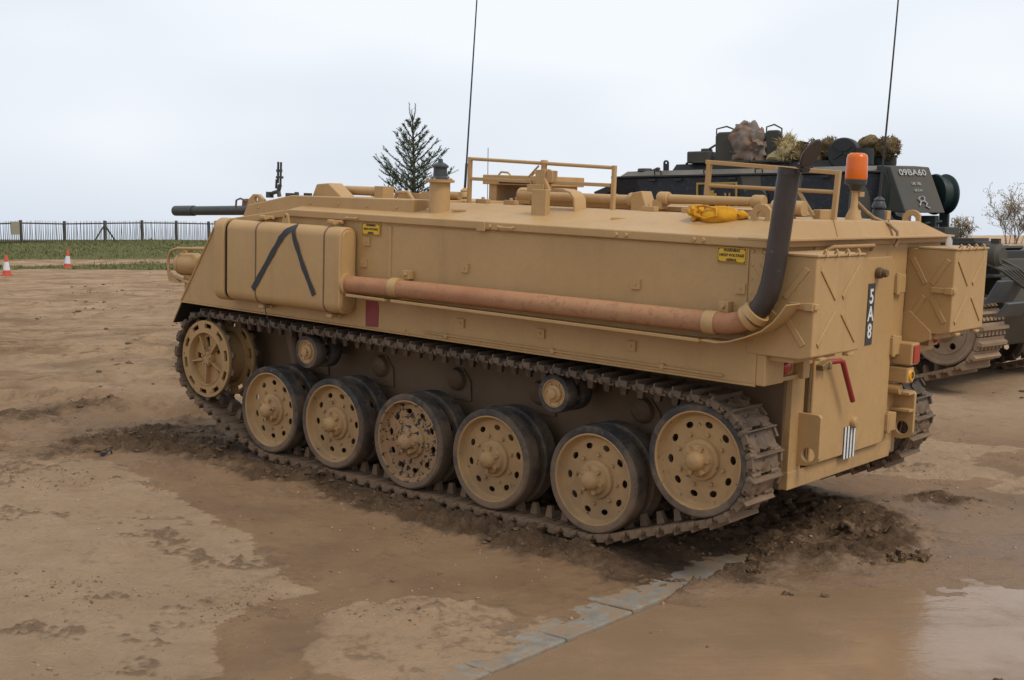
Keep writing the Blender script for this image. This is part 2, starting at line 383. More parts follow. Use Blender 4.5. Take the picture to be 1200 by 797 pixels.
    zone = kact * sst(.75, .30, np.abs(s)) * (s > -.01)
    h = h * (1 - zone) + np.where(s < .6, left_h, h) * zone
    low = right * sst(-3.6, -3.0, t) * sst(8.4, 6.6, Y + .22 * X) * (1 - np.clip(ch * 2, 0, 1))
    bot = WATER_Z - .0085 + .020 * fbm(X * 1.2, Y * 1.7, 6, 3, .55) + .003 * fbm(X * 12, Y * 12, 3, 3)
    h = h * (1 - low) + bot * low
    fld = sst(-.2, .25, fbm(X / 3.2, Y / 3.2, 4, 6))
    grass = np.maximum(sst(.10, .3, bank), 0)
    gl = lf * sst(46, 50, Y) * sst(-.15, .12, fbm(X / 4.5 + 5, Y / 5.5, 4, 2) + .10 * (X + 14) / 6.0)
    grass = np.maximum(grass, gl)
    return h, wet, ch, dry, grass, right * sst(9.5, 7.6, Y), upl, crumb
def gz(x, y):
    return float(fields(np.array([float(x)]), np.array([float(y)]))[0][0])
def axis_pts(segs):
    out = [segs[0][0]]
    for a, b, d0, d1 in segs:
        x = a; d = d0
        n = max(1, int(round(abs(b - a) / ((d0 + d1) / 2))))
        w = np.linspace(d0, d1, n); w = np.cumsum(w) / w.sum(); out += list(a + (b - a) * w)
    return np.array(out)
xs_ = axis_pts([(-600, -60, 90, 6), (-60, -12, 5, .25), (-12, -4.2, .2, .028), (-4.2, 4.2, .0155, .0155), (4.2, 12, .028, .2), (12, 60, .25, 5), (60, 600, 6, 90)])
ys_ = axis_pts([(-60, 0, 20, 2), (0, 4.6, .8, .06), (4.6, 8.6, .0135, .0155), (8.6, 9.6, .0155, .022), (9.6, 14, .022, .06), (14, 40, .06, .3), (40, 110, .3, .9), (110, 1500, 4, 220)])
GX, GY = np.meshgrid(xs_, ys_)
GH, gwet, gch, gdry, ggr, gri, gup, gcr = fields(GX, GY)
def grid_obj(name, X, Y, Z, attrs, mat):
    ny, nx = X.shape; me = bpy.data.meshes.new(name)
    idx = np.arange(nx * ny).reshape(ny, nx); q = np.stack([idx[:-1, :-1], idx[:-1, 1:], idx[1:, 1:], idx[1:, :-1]], -1).reshape(-1, 4)
    me.vertices.add(nx * ny); me.vertices.foreach_set('co', np.stack([X, Y, Z], -1).astype(np.float32).ravel())
    me.loops.add(q.size); me.loops.foreach_set('vertex_index', q.astype(np.int32).ravel())
    me.polygons.add(len(q)); me.polygons.foreach_set('loop_start', np.arange(0, q.size, 4, dtype=np.int32))
    me.update(calc_edges=True); me.polygons.foreach_set('use_smooth', np.ones(len(q), bool))
    for k, a in attrs.items():
        at = me.attributes.new(k, 'FLOAT', 'POINT'); at.data.foreach_set('value', a.astype(np.float32).ravel())
    me.materials.append(mat); return link(name, me)
def ground_mat():
    m, nt, b = new_mat('sandy_mud_ground'); p = pos(nt)
    def at(n):
        a = nt.nodes.new('ShaderNodeAttribute'); a.attribute_name = n; return a.outputs['Fac']
    n1 = noise(nt, p, 1.4, 6, .62); n2 = noise(nt, p, 11, 8, .72); n3 = noise(nt, p, 60, 4, .7); n4 = noise(nt, p, .35, 5, .6)
    lace = noise(nt, p, 3.4, 12, .76, .5); lace2 = noise(nt, p, 7.5, 10, .78, .3)
    patch = noise(nt, p, .75, 9, .70, .5); rut = noise(nt, p, .55, 8, .66, 1.2, sc3=(.6, 1.5, 1))
    sand = mixc(nt, ramp(nt, n1, .35, .68), (.57, .400, .255), (.50, .340, .208))
    sand = mixc(nt, mth(nt, 'MULTIPLY', ramp(nt, lace, .54, .62), .40), sand, (.34, .232, .152))
    sand = mixc(nt, mth(nt, 'MULTIPLY', ramp(nt, lace2, .58, .65), .40), sand, (.26, .172, .108))
    grain = noise(nt, p, 130, 3, .7); sand = mixc(nt, mth(nt, 'MULTIPLY', ramp(nt, n3, .57, .72), .30), sand, (.38, .262, .17)); sand = mixc(nt, mth(nt, 'MULTIPLY', ramp(nt, grain, .52, .7), .5), sand, (.58, .44, .32))
    damp = mixc(nt, ramp(nt, patch, .40, .60), (.51, .340, .202), (.335, .212, .120))
    damp = mixc(nt, mth(nt, 'MULTIPLY', ramp(nt, rut, .53, .62), .6), damp, (.215, .142, .088))
    damp = mixc(nt, mth(nt, 'MULTIPLY', ramp(nt, lace, .52, .60), .5), damp, (.16, .105, .066))
    damp = mixc(nt, mth(nt, 'MULTIPLY', ramp(nt, lace2, .57, .66), .5), damp, (.36, .26, .17))
    c = mixc(nt, mth(nt, 'MULTIPLY', at('upl'), ramp(nt, n4, .2, .55)), sand, damp)
    mudc = mixc(nt, ramp(nt, n1, .35, .7), (.228, .140, .075), (.172, .105, .056))
    mudc = mixc(nt, mth(nt, 'MULTIPLY', ramp(nt, lace, .53, .62), .45), mudc, (.12, .077, .048))
    mudc = mixc(nt, mth(nt, 'MULTIPLY', ramp(nt, lace2, .585, .66), .4), mudc, (.24, .16, .10))
    wl_ = mth(nt, 'ADD', at('wet'), mth(nt, 'ADD', mth(nt, 'MULTIPLY', mth(nt, 'SUBTRACT', lace, .5), .50), mth(nt, 'MULTIPLY', mth(nt, 'SUBTRACT', n1, .5), .12)))
    dryk = ramp(nt, mth(nt, 'ADD', at('dry'), mth(nt, 'MULTIPLY', mth(nt, 'SUBTRACT', lace, .5), 1.6)), .30, .60)
    wk = mth(nt, 'MULTIPLY', ramp(nt, wl_, -.015, .03), mth(nt, 'SUBTRACT', 1.0, mth(nt, 'MULTIPLY', dryk, .55)), clamp=True)
    sepp = nt.nodes.new('ShaderNodeSeparateXYZ'); nt.links.new(p, sepp.inputs[0])
    wk = mth(nt, 'MULTIPLY', wk, ramp(nt, mth(nt, 'ADD', sepp.outputs['Y'], mth(nt, 'MULTIPLY', n1, 3.0)), 17.5, 12.0))
    c = mixc(nt, wk, c, mudc)
    chk = mth(nt, 'MULTIPLY', ramp(nt, mth(nt, 'ADD', at('churn'), mth(nt, 'MULTIPLY', mth(nt, 'SUBTRACT', lace, .5), 1.5)), .14, .55), .88)
    chc = mixc(nt, ramp(nt, n2, .35, .65), (.185, .118, .070), (.105, .067, .041))
    c = mixc(nt, chk, c, chc)
    c = mixc(nt, mth(nt, 'MULTIPLY', ramp(nt, at('crumb'), .12, .8), .62), c, mixc(nt, ramp(nt, n2, .35, .65), (.25, .165, .102), (.165, .107, .065)))
    gr = mixc(nt, ramp(nt, n2, .3, .7), (.105, .125, .045), (.17, .16, .068))
    gr = mixc(nt, ramp(nt, noise(nt, p, .22, 5, .6), .48, .68), gr, (.19, .15, .075))
    gk = ramp(nt, mth(nt, 'ADD', at('grass'), mth(nt, 'MULTIPLY', mth(nt, 'SUBTRACT', noise(nt, p, .9, 6, .7), .5), .9)), .35, .6)
    c = mixc(nt, gk, c, gr)
    nt.links.new(c, b.inputs['Base Color'])
    wetr = mth(nt, 'MULTIPLY', wk, mth(nt, 'SUBTRACT', 1.0, chk), clamp=True)
    rr = mth(nt, 'SUBTRACT', .95, mth(nt, 'MULTIPLY', wetr, .22))
    rr = mth(nt, 'SUBTRACT', rr, mth(nt, 'MULTIPLY', mth(nt, 'MULTIPLY', wetr, at('rgt')), mth(nt, 'ADD', .12, mth(nt, 'MULTIPLY', ramp(nt, n1, .4, .6), .32))), clamp=True)
    nt.links.new(rr, b.inputs['Roughness'])
    spc = mth(nt, 'ADD', .10, mth(nt, 'ADD', mth(nt, 'MULTIPLY', wetr, .12), mth(nt, 'MULTIPLY', mth(nt, 'MULTIPLY', wetr, at('rgt')), .30))); nt.links.new(spc, b.inputs['Specular IOR Level'])
    hh = mth(nt, 'ADD', mth(nt, 'MULTIPLY', lace2, 2.2), mth(nt, 'ADD', mth(nt, 'MULTIPLY', n3, .55), mth(nt, 'MULTIPLY', lace, 2.2)))
    hh = mth(nt, 'ADD', hh, mth(nt, 'MULTIPLY', mth(nt, 'MULTIPLY', noise(nt, p, 2.2, 9, .72), at('upl')), 5.0))
    bn = bump(nt, b, hh, .75, .035)
    st = mth(nt, 'SUBTRACT', 1.0, mth(nt, 'MULTIPLY', wetr, .55)); nt.links.new(st, bn.inputs['Strength'])
    return m
M['ground'] = ground_mat()
ground = grid_obj('ground', GX, GY, GH, dict(wet=gwet, churn=gch, dry=gdry, grass=ggr, rgt=gri, upl=gup, crumb=gcr), M['ground'])
tag(ground, kind='structure')
del GX, GY, GH

# muddy water lying right of the slab edge
def water_mat():
    m, nt, b = new_mat('muddy_water'); p = pos(nt); n1 = noise(nt, p, 1.7, 5, .6); n2 = noise(nt, p, 9, 4, .6, .4)
    c = mixc(nt, ramp(nt, n1, .35, .65), (.27, .174, .102), (.21, .135, .08)); nt.links.new(c, b.inputs['Base Color'])
    b.inputs['IOR'].default_value = 1.33; nt.links.new(mth(nt, 'ADD', .15, mth(nt, 'MULTIPLY', ramp(nt, n1, .36, .66), .24)), b.inputs['Roughness'])
    b.inputs['Specular IOR Level'].default_value = .5
    bump(nt, b, mth(nt, 'ADD', n2, mth(nt, 'MULTIPLY', noise(nt, p, 3.2, 4, .6, .6, sc3=(.7, 2.0, 1)), 1.5)), .22, .012); return m
pw = MB()
poly = [(-2.2, 2.9)] + [(KA[0] + KD[0] * q + KD[1] * .012, KA[1] + KD[1] * q - KD[0] * .012) for q in (-2.0, 0, KL, KL + .5)] + [(2.7, 9.6), (5.0, 10.6), (10, 9.5), (10, 3)]
pw.add([(x, y, WATER_Z) for x, y in poly], [tuple(range(len(poly)))])
puddle = pw.build('puddle', water_mat(), None, smooth=0); tag(puddle, kind='structure')

# concrete edging: each slab a piece of the pavement
def conc_mat():
    m, nt, b = new_mat('grey_concrete'); p = pos(nt); n1 = noise(nt, p, 9, 6, .7); n2 = noise(nt, p, 70, 4, .6); n3 = noise(nt, p, 4, 5, .6)
    c = mixc(nt, ramp(nt, n1, .35, .7), (.25, .228, .190), (.17, .155, .13)); c = mixc(nt, mth(nt, 'MULTIPLY', ramp(nt, n2, .6, .8), .5), c, (.1, .095, .09))
    c = mixc(nt, mth(nt, 'MULTIPLY', ramp(nt, noise(nt, p, 6, 10, .75, .4), .46, .54), .92), c, (.25, .175, .112))
    nt.links.new(c, b.inputs['Base Color']); b.inputs['Roughness'].default_value = .85; b.inputs['Specular IOR Level'].default_value = .15; bump(nt, b, mth(nt, 'ADD', n1, n2), .7, .006); return m
M['concrete'] = conc_mat()
pave = bpy.data.objects.new('pavement', None); C.objects.link(pave); pave.location = (KA[0], KA[1], SLAB_Z - .1); tag(pave, kind='structure')
kang = math.atan2(KD[1], KD[0])
sl = MB(); sl.box((0, 0, 0), (.563, .46, .10)); slab_me = sl.mesh('slab', M['concrete'], 0)
for i in range(-3, 5):
    t = .15 + .575 * (i + .5); c = KA + KD * t + np.array([-KD[1], KD[0]]) * .23
    o = link('slab', slab_me, pave); o.location = (c[0] - KA[0], c[1] - KA[1], .1 - .05 + random.uniform(-.005, .004)); o.rotation_euler = (random.uniform(-.006, .006), random.uniform(-.006, .006), kang + random.uniform(-.008, .008))
    bv = o.modifiers.new('bevel', 'BEVEL'); bv.width = .008; bv.segments = 2

# ------------------------------------------------------------------ the sand-coloured carrier
apc = empty('armoured_carrier', 'sand-coloured tracked armoured carrier with black chevron on its side tank', 'armoured vehicle', mw=VM)
T = M['tan']
YH = 1.235
h = MB(); h.prism([(.0, 1.13), (5.245, 1.145), (4.775, 1.80), (3.89, 1.91), (.0, 1.91)], 'y', -YH, YH)
hull = h.build('hull', T, apc, 0, .008)
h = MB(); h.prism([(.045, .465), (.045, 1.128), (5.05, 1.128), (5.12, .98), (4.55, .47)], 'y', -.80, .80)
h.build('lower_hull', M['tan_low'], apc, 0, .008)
# roof with eaves, hipped at the rear and sloping at the nose
EY = 1.258; RY = .78
ev = [(-.035, EY, 1.925), (3.89, EY, 1.935), (4.79, EY, 1.812), (4.79, -EY, 1.812), (3.89, -EY, 1.935), (-.035, -EY, 1.925)]
rv = [(.0, .93, 2.026), (3.89, RY, 2.032), (4.72, RY, 1.86), (4.72, -RY, 1.86), (3.89, -RY, 2.032), (.0, -.84, 2.016)]
lv = [(x, y, z - .05) for x, y, z in ev]
h = MB(); h.add(ev + rv + lv, [(0, 1, 7, 6), (1, 2, 8, 7), (2, 3, 9, 8), (3, 4, 10, 9), (4, 5, 11, 10), (5, 0, 6, 11), (6, 7, 10, 11), (7, 8, 9, 10)] + [(12 + i, 12 + (i + 1) % 6, (i + 1) % 6, i) for i in range(6)] + [(17, 16, 13, 12), (16, 15, 14, 13)])
roof = h.build('roof', T, apc, 0, .006)
MB().prism([(-.03, EY + .004), (.14, EY + .004), (.02, .9), (.02, -.9), (.14, -EY - .004), (-.03, -EY - .004), (-.095, -EY + .03), (-.095, EY - .03)], 'z', 1.914, 1.928).build('rear_eave', T, roof, 0, .003)
for y in (.42, -.35): MB().box((-.018, y, 1.976), (.105, .014, .008), rotm('Y', -1.24)).build('weld_seam', T, roof, 0)
# raised screen on the front of the roof
h = MB(); h.prism([(4.62, 1.81), (4.54, 1.946), (4.02, 2.036), (2.74, 2.046), (2.74, 1.90)], 'y', -1.13, 1.13); h.build('deck_screen', T, apc, 0, .008)
# mudguard lips at the nose
for s in (1, -1):
    h = MB(); h.prism([(5.245, 1.15), (5.365, .965), (5.357, .962), (5.236, 1.143)], 'y', s * .84, s * 1.236); h.build('mudguard', T, apc, 0, .002)
    MB().prism([(5.234, 1.143), (5.355, .962), (5.350, .959), (5.229, 1.140)], 'y', s * .842, s * 1.232).build('mudguard_shade_sheet', M['dark_void'], apc, 0)  # added sheet, near-black for the shaded and dirty inside of the mudguard
    MB().prism([(5.235, 1.146), (5.36, .966), (5.10, 1.144)], 'y', s * .838, s * .846).build('mudguard_shade_web', M['dark_void'], apc, 0)  # inner triangle coloured near-black as the shade behind the mudguard
# nose plate edge bead
MB().tube([(5.245, 1.237, 1.147), (4.775, 1.237, 1.802)], .009, 6).build('edge_bead', T, hull)
MB().tube([(5.24, 1.238, 1.142), (.0, 1.238, 1.128)], .007, 6).build('edge_bead', T, hull)

# seams, pads and bolts on the side
MB().box((2.845, 1.238, 1.66), (.030, .010, .40)).build('side_seam', T, apc, 0, .002)
MB().box((.085, 1.238, 1.63), (.014, .008, .50)).build('side_seam', T, apc, 0, .002)
pad = MB(); pad.box((0, 0, 0), (.062, .014, .058)); pad.box((0, .008, 0), (.012, .008, .012))
pad_me = pad.mesh('side_pad', T, 30)
for x, z in [(3.072, 1.745), (3.10, 1.595), (2.147, 1.624), (.809, 1.621), (.119, 1.65), (2.171, 1.262), (.819, 1.258), (1.5, 1.262)]:
    link('side_pad', pad_me, apc, (x, 1.241, z))
for x in (1.93, 1.86, .95, .88, .42, .36): MB().lathe([(0, .010), (.011, .010), (.014, .0)], (x, EY, 1.90), 'y', 8).build('bolt', T, apc)
MB().box((2.0, EY + .004, 1.90), (.07, .016, .062)).build('hinge_block', T, apc, 0, .004)
for x in (1.78, 3.2): MB().tube([(x - .05, EY, 1.905), (x - .045, EY + .03, 1.90), (x + .045, EY + .03, 1.90), (x + .05, EY, 1.905)], .006, 6).build('roof_cleat', T, apc)
for x, y in ((1.10, 1.02), (2.40, 1.04), (.46, .98)): MB().box((x, y, 1.985), (.10, .018, .016), rotm('Z', .5)).build('roof_cleat', T, apc, 0, .003)

bm_ = MB().lathe([(0, .007), (.007, .007), (.009, 0)], (0, 0, 0), 'y', 6).mesh('bolt', T, 30)
for x in np.arange(.3, 3.0, .34): link('bolt', bm_, apc, (x, 1.236, 1.16))
for z in np.arange(1.48, 1.86, .075): link('bolt', bm_, apc, (.055, 1.236, z))
for x in np.arange(2.6, 4.4, .30): link('bolt', bm_, apc, (x, 1.131, 1.985 if x < 4.0 else 1.93))
wb = [(x, 1.237, 1.868 + .002 * math.sin(x * 40)) for x in np.linspace(.08, 2.9, 60)]; MB().tube(wb, .004, 5).build('weld_bead', T, apc)
MB().tube([(2.862, 1.239, z) for z in np.linspace(1.47, 1.86, 12)], .0035, 5).build('weld_bead', T, apc)
MB().tube([(2.50, 1.245, 1.17), (2.0, 1.245, 1.168), (.5, 1.245, 1.163), (.2, 1.245, 1.16)], .0075, 6).build('conduit', T, apc)
for x in (2.3, 1.4, .6): MB().box((x, 1.243, 1.166), (.03, .02, .03)).build('conduit_clip', T, apc, 0, .003)
# ---- side fuel tank
TY = 1.402; TI = 1.247; TR = .074; TZ0, TZ1 = 1.232, 1.838
def tank_y(z):
    d = max(z - (TZ1 - TR), (TZ0 + TR) - z, 0); d = min(d, TR); return TY - TR + math.sqrt(max(0, TR ** 2 - d * d))
def tank_sec(off=0):
    S = []; r = TR + off
    for cy, cz, a0 in ((TY - TR, TZ0 + TR, -90), (TY - TR, TZ1 - TR, 0), (TI + TR, TZ1 - TR, 90), (TI + TR, TZ0 + TR, 180)):
        for k in range(8): a = math.radians(a0 + k * 90 / 7); S.append((cy + r * math.cos(a), cz + r * math.sin(a)))
    return S
h = MB(); h.prism(tank_sec(), 'x', 3.172, 4.43); tankp = h.build('fuel_tank', T, apc, 30, .008, 2)
h = MB(); h.prism(tank_sec(-.022), 'x', 3.166, 3.19); h.build('end_cap', T, tankp, 30, .004)
h = MB(); h.prism(tank_sec(.010), 'x', 4.462, 4.575); h.build('strap', T, tankp, 30, .004)
h = MB(); h.prism(tank_sec(-.01), 'x', 4.42, 4.47); h.build('gap_shade_fill', M['dark_void'], tankp, 30)  # near-black block fills the gap before the strap, painting its shade
for x in (4.085, 3.332):
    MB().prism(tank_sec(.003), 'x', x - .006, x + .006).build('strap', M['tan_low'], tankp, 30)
    for z in (1.868, 1.208):
        MB().box((x, 1.30, z), (.045, .10, .022)).tube([(x - .03, 1.335, z), (x + .03, 1.335, z)], .017, 10).tube([(x - .05, 1.28, z), (x + .05, 1.28, z)], .013, 8).build('strap_clamp', T, tankp, 30)
h = MB(); h.plate([(3.80, 1.82), (3.88, 1.82), (3.865, 1.895), (3.84, 1.91), (3.815, 1.895)], [circ(.012, 10, 3.84, 1.882)], 'y', 1.315, 1.33); h.build('lifting_lug', T, tankp, 0)
MB().tube([(3.98, 1.39, 1.24), (3.97, 1.40, 1.19), (3.955, 1.385, 1.12), (3.94, 1.37, 1.06)], .004, 5).build('drain_wire', M['black_paint'], tankp)
def stroke(pts, w, off=.006):
    out = MB(); n = len(pts); V = []
    for i, (x, z) in enumerate(pts):
        a = pts[max(i - 1, 0)]; b = pts[min(i + 1, n - 1)]; d = Vector((b[0] - a[0], b[1] - a[1])).normalized(); nrm = Vector((-d.y, d.x))
        ww = w * (1 + .10 * math.sin(i * 1.7) + .06 * math.sin(i * 4.1))
        for s in (-.5, 0, .5): q = (x + nrm.x * ww * s, z + nrm.y * ww * s); V.append((q[0], tank_y(q[1]) + off, q[1]))
    F = [(i * 3 + k, i * 3 + k + 1, i * 3 + k + 4, i * 3 + k + 3) for i in range(n - 1) for k in range(2)]
    return out.add(V, F)
def poly_pts(P, n=4): return [(P[i][0] + (P[i + 1][0] - P[i][0]) * k / n, P[i][1] + (P[i + 1][1] - P[i][1]) * k / n) for i in range(len(P) - 1) for k in range(n)] + [P[-1]]
stroke(poly_pts([(4.112, 1.337), (3.91, 1.59), (3.80, 1.725), (3.74, 1.780), (3.66, 1.822)]), .047).build('chevron', M['black_paint'], tankp, 60)
stroke(poly_pts([(3.672, 1.826), (3.645, 1.735), (3.545, 1.54), (3.425, 1.349)]), .041, .0068).build('chevron', M['black_paint'], tankp, 60)

# ---- exhaust along the side, elbow and stack
PY = 1.325; PR = .060
h = MB(); h.tube([(3.18, PY, 1.444), (2.4, PY, 1.454), (1.2, PY, 1.457), (.22, PY, 1.459), (.13, PY, 1.461), (.06, PY, 1.476), (.0, PY, 1.508), (-.032, PY, 1.538)], [PR] * 8, 24); pipe = h.build('exhaust_pipe', M['rust_pipe'], apc, 50)
MB().tube([(3.175, PY, 1.444), (3.150, PY, 1.444)], [.078, .078], 24).build('end_ring', T, pipe, 50)
h = MB(); h.tube([(-.025, PY, 1.531), (-.062, PY, 1.573), (-.092, PY, 1.628), (-.112, PY, 1.698), (-.127, PY, 1.798), (-.152, PY, 2.05), (-.178, PY, 2.30)], .058, 24, False)
h.tube([(-.08, PY, 1.61), (-.112, PY, 1.70), (-.127, PY, 1.80), (-.152, PY, 2.05), (-.1775, PY, 2.298)], .052, 24, False); stack = h.build('exhaust_stack', M['stack'], apc, 50)
MB().tube([(.02, PY, 1.496), (-.01, PY, 1.516)], [.075, .075], 24).tube([(-.015, PY, 1.518), (-.04, PY, 1.546)], [.078, .074], 24).build('pipe_clamp', T, pipe, 40)
MB().tube([(-.174, PY, 2.265), (-.1775, PY, 2.297)], .0615, 24, False).build('stack_rim', M['stack'], stack, 40)
Rf = rotm('Y', math.radians(63)); h = MB(); vv = MB()
vv.lathe([(0, -.006), (.080, -.006), (.086, 0), (.080, .006), (0, .010)], (0, 0, 0), 'z', 28)
fc = Vector((-.292, PY, 2.372)); h.add([tuple(Rf @ Vector(p) + fc) for p in vv.v], vv.f); h.box((-.252, PY, 2.304), (.022, .05, .06), Rf).tube([(-.244, PY - .035, 2.285), (-.244, PY + .035, 2.285)], .009, 8); h.build('rain_flap', M['stack'], stack, 30)
for x in (2.683, .235):
    MB().tube([(x - .036, PY, 1.457), (x + .036, PY, 1.457)], .0665, 24).build('pipe_clamp', T, pipe, 40)
    cb = MB().box((x - .04, 1.262, 1.545), (.062, .05, .06)).build('clamp_bracket', T, pipe, 0, .004); MB().lathe([(0, .018), (.012, .018), (.014, .0)], (x - .04, 1.287, 1.548), 'y', 8).build('bolt', T, cb)
def strip(path, y0, y1, th=.008):
    b = MB(); n = len(path); V = []
    for i, (x, z) in enumerate(path):
        a = path[max(i - 1, 0)]; c = path[min(i + 1, n - 1)]; d = Vector((c[0] - a[0], c[1] - a[1])).normalized(); nx, nz = -d.y * th, d.x * th
        V += [(x, y0, z), (x, y1, z), (x + nx, y1, z + nz), (x + nx, y0, z + nz)]
    F = [(i * 4 + k, i * 4 + (k + 1) % 4, i * 4 + 4 + (k + 1) % 4, i * 4 + 4 + k) for i in range(n - 1) for k in range(4)] + [(3, 2, 1, 0), (n * 4 - 4, n * 4 - 3, n * 4 - 2, n * 4 - 1)]
    return b.add(V, F)
strip([(.25, 1.368), (.16, 1.364), (.08, 1.378), (-.02, 1.412), (-.11, 1.452), (-.175, 1.505), (-.215, 1.555), (-.245, 1.60)], 1.243, 1.41, .007).build('heat_guard', T, apc, 40)
for a, b in ((3.10, 2.72), (2.66, .27)):
    zz = lambda x: 1.357 + (x - .25) * .0056
    MB().box(((a + b) / 2, 1.32, (zz(a) + zz(b)) / 2), (a - b, .16, .007), rotm('Y', -.0056)).box(((a + b) / 2, 1.403, (zz(a) + zz(b)) / 2 + .004), (a - b, .006, .018), rotm('Y', -.0056)).build('pipe_ledge', T, apc, 0, .002)

# ---- painted patches and signs
MB().prism([(3.075, 1.335), (2.955, 1.335), (2.945, 1.30), (2.948, 1.158), (3.072, 1.152)], 'y', 1.2352, 1.2385).build('red_patch', M['red_paint'], apc, 0)
for (x0, x1, z0, z1, sz) in ((3.119, 2.938, 1.79, 1.873, .0195), (.274, .091, 1.784, 1.868, .0215)):
    cx, cz = (x0 + x1) / 2, (z0 + z1) / 2
    sg = MB().box((cx, 1.243, cz), (x0 - x1, .006, z1 - z0)).build('warning_plate', M['yellow_sign'], apc, 0, .003)
    for dz, tx in ((.026, 'WARNING'), (0, 'HIGH VOLTAGE'), (-.026, 'AERIAL')):
        text_obj('lettering', tx, sz, M['black_paint'], sg, (cx, 1.2472, cz + dz), R_SIDE)
    b = MB()
    for dx in (-1, 1):
        for dz in (-1, 1): b.lathe([(0, .006), (.004, .005), (.005, 0)], (cx + dx * .08, 1.245, cz + dz * .034), 'y', 8)
    tag(b.build('rivets', M['tan_low'], sg), kind='stuff')
    b = MB(); W, H, q = x0 - x1 - .012, z1 - z0 - .010, .003
    for dz in (-1, 1): b.box((cx, 1.2465, cz + dz * H / 2), (W, .001, q))
    for dx in (-1, 1): b.box((cx + dx * W / 2, 1.2465, cz), (q, .001, H - q))
    b.build('plate_border', M['black_paint'], sg, 0)

# ---- rear: plate, door, boxes, lights, tow plates
MB().box((-.004, .0, 1.545), (.02, 1.30, .70)).build('rear_plate', T, apc, 0, .005)
d = MB(); pts = [(.60, .59), (.60, 1.70), (.52, 1.80), (-.38, 1.80), (-.46, 1.72), (-.46, .65), (-.40, .59)]
d.prism(pts, 'x', .05, -.030); door = d.build('rear_door', T, apc, 0, .010, 3)
MB().span((.05, .785, .50), (.008, .632, 1.126)).build('rear_lower_plate', T, apc, 0, .004); MB().span((.05, -.47, .50), (.010, -.66, 1.126)).build('rear_lower_plate', T, apc, 0, .004)
MB().span((.05, .787, .468), (.003, -.62, .575)).build('bottom_rail', T, apc, 0, .006)
MB().tube([(-.012, .618, .60), (-.012, .618, 1.16)], .010, 8).build('door_seal', M['tan_low'], apc)
for z in (.72, 1.22, 1.62):
    MB().box((-.028, -.50, z), (.05, .13, .12)).tube([(-.045, -.455, z - .07), (-.045, -.455, z + .07)], .016, 10).build('hinge', T, door, 30, .005)
# door handle, vision block, knob
MB().tube([(-.05, .47, 1.197), (-.095, .40, 1.205), (-.10, .385, 1.195)], .016, 10).tube([(-.10, .388, 1.20), (-.10, .215, .945)], .0165, 10).build('door_handle', M['handle_red'], door, 40)
MB().box((-.05, .535, 1.185), (.05, .10, .035), rotm('X', -.25)).tube([(-.075, .50, 1.16), (-.075, .50, 1.205)], .014, 8).build('handle_bracket', M['brass'], door, 30, .004)
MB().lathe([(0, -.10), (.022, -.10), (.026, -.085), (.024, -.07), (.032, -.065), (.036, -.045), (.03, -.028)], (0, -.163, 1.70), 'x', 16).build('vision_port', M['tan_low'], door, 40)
MB().lathe([(0, -.065), (.028, -.062), (.036, -.05), (.036, -.028)], (0, .05, .785), 'x', 16).build('knob', T, door, 40)
pl = MB().box((-.0325, -.098, 1.445), (.004, .094, .382)).build('number_plate', M['char_plate'], door, 0)
for k, ch in enumerate('5A8'): text_obj('lettering', ch, .128, M['white'], pl, (-.0355, -.098, 1.552 - .108 * k), R_REAR, .92)
b = MB().box((-.0315, .078, .665), (.003, .165, .20)); sp_ = b.build('marker_patch', M['char_plate'], door, 0)
for k in range(4): MB().box((-.034, .078 + (k - 1.5) * .042, .665), (.003, .020, .20)).build('stripe', M['white'], sp_, 0)
# left lamp recess under the box
MB().span((.0, 1.236, 1.13), (-.055, 1.02, 1.30)).build('lamp_housing', T, apc, 0, .006)
MB().span((-.0, 1.02, 1.13), (-.03, .74, 1.155)).span((-.0, 1.02, 1.275), (-.03, .74, 1.30)).span((-.0, .80, 1.13), (-.06, .72, 1.30)).build('lamp_bracket', T, apc, 0, .004)
lp = MB().lathe([(.0, -.05), (.03, -.048), (.044, -.035), (.046, 0)], (0, .95, 1.212), 'x', 18).build('tail_lamp', M['red_lens'], apc, 50)
MB().lathe([(.05, 0), (.05, -.02), (.045, -.02)], (0, .95, 1.212), 'x', 18).build('lamp_rim', M['black_paint'], lp, 40)
# right lamp boxes
rl = MB().span((.04, -.535, 1.095), (-.14, -.655, 1.24)).build('lamp_box', T, apc, 0, .010)
MB().span((-.14, -.55, 1.11), (-.150, -.645, 1.225)).build('lens', M['red_lens'], rl, 0, .006)
rl2 = MB().span((.04, -.535, .975), (-.12, -.64, 1.08)).build('lamp_box', T, apc, 0, .010)
MB().lathe([(0, -.132), (.036, -.130), (.042, -.12)], (0, -.588, 1.027), 'x', 18).build('reflector', M['amber_reflector'], rl2, 40)
text_obj('lettering', '0', .06, M['black_paint'], rl2, (-.1335, -.588, 1.027), R_REAR)
MB().tube([(.03, -.56, .93), (-.07, -.56, .93)], .034, 14).build('lamp_socket', T, apc, 40)
sl_ = MB().span((-.03, -.90, 1.19), (-.10, -1.06, 1.30)).build('lamp_box', T, apc, 0, .006)
MB().lathe([(0, -.125), (.03, -.122), (.042, -.10)], (0, -1.0, 1.245), 'x', 16).build('lens', M['red_lens'], sl_, 40)
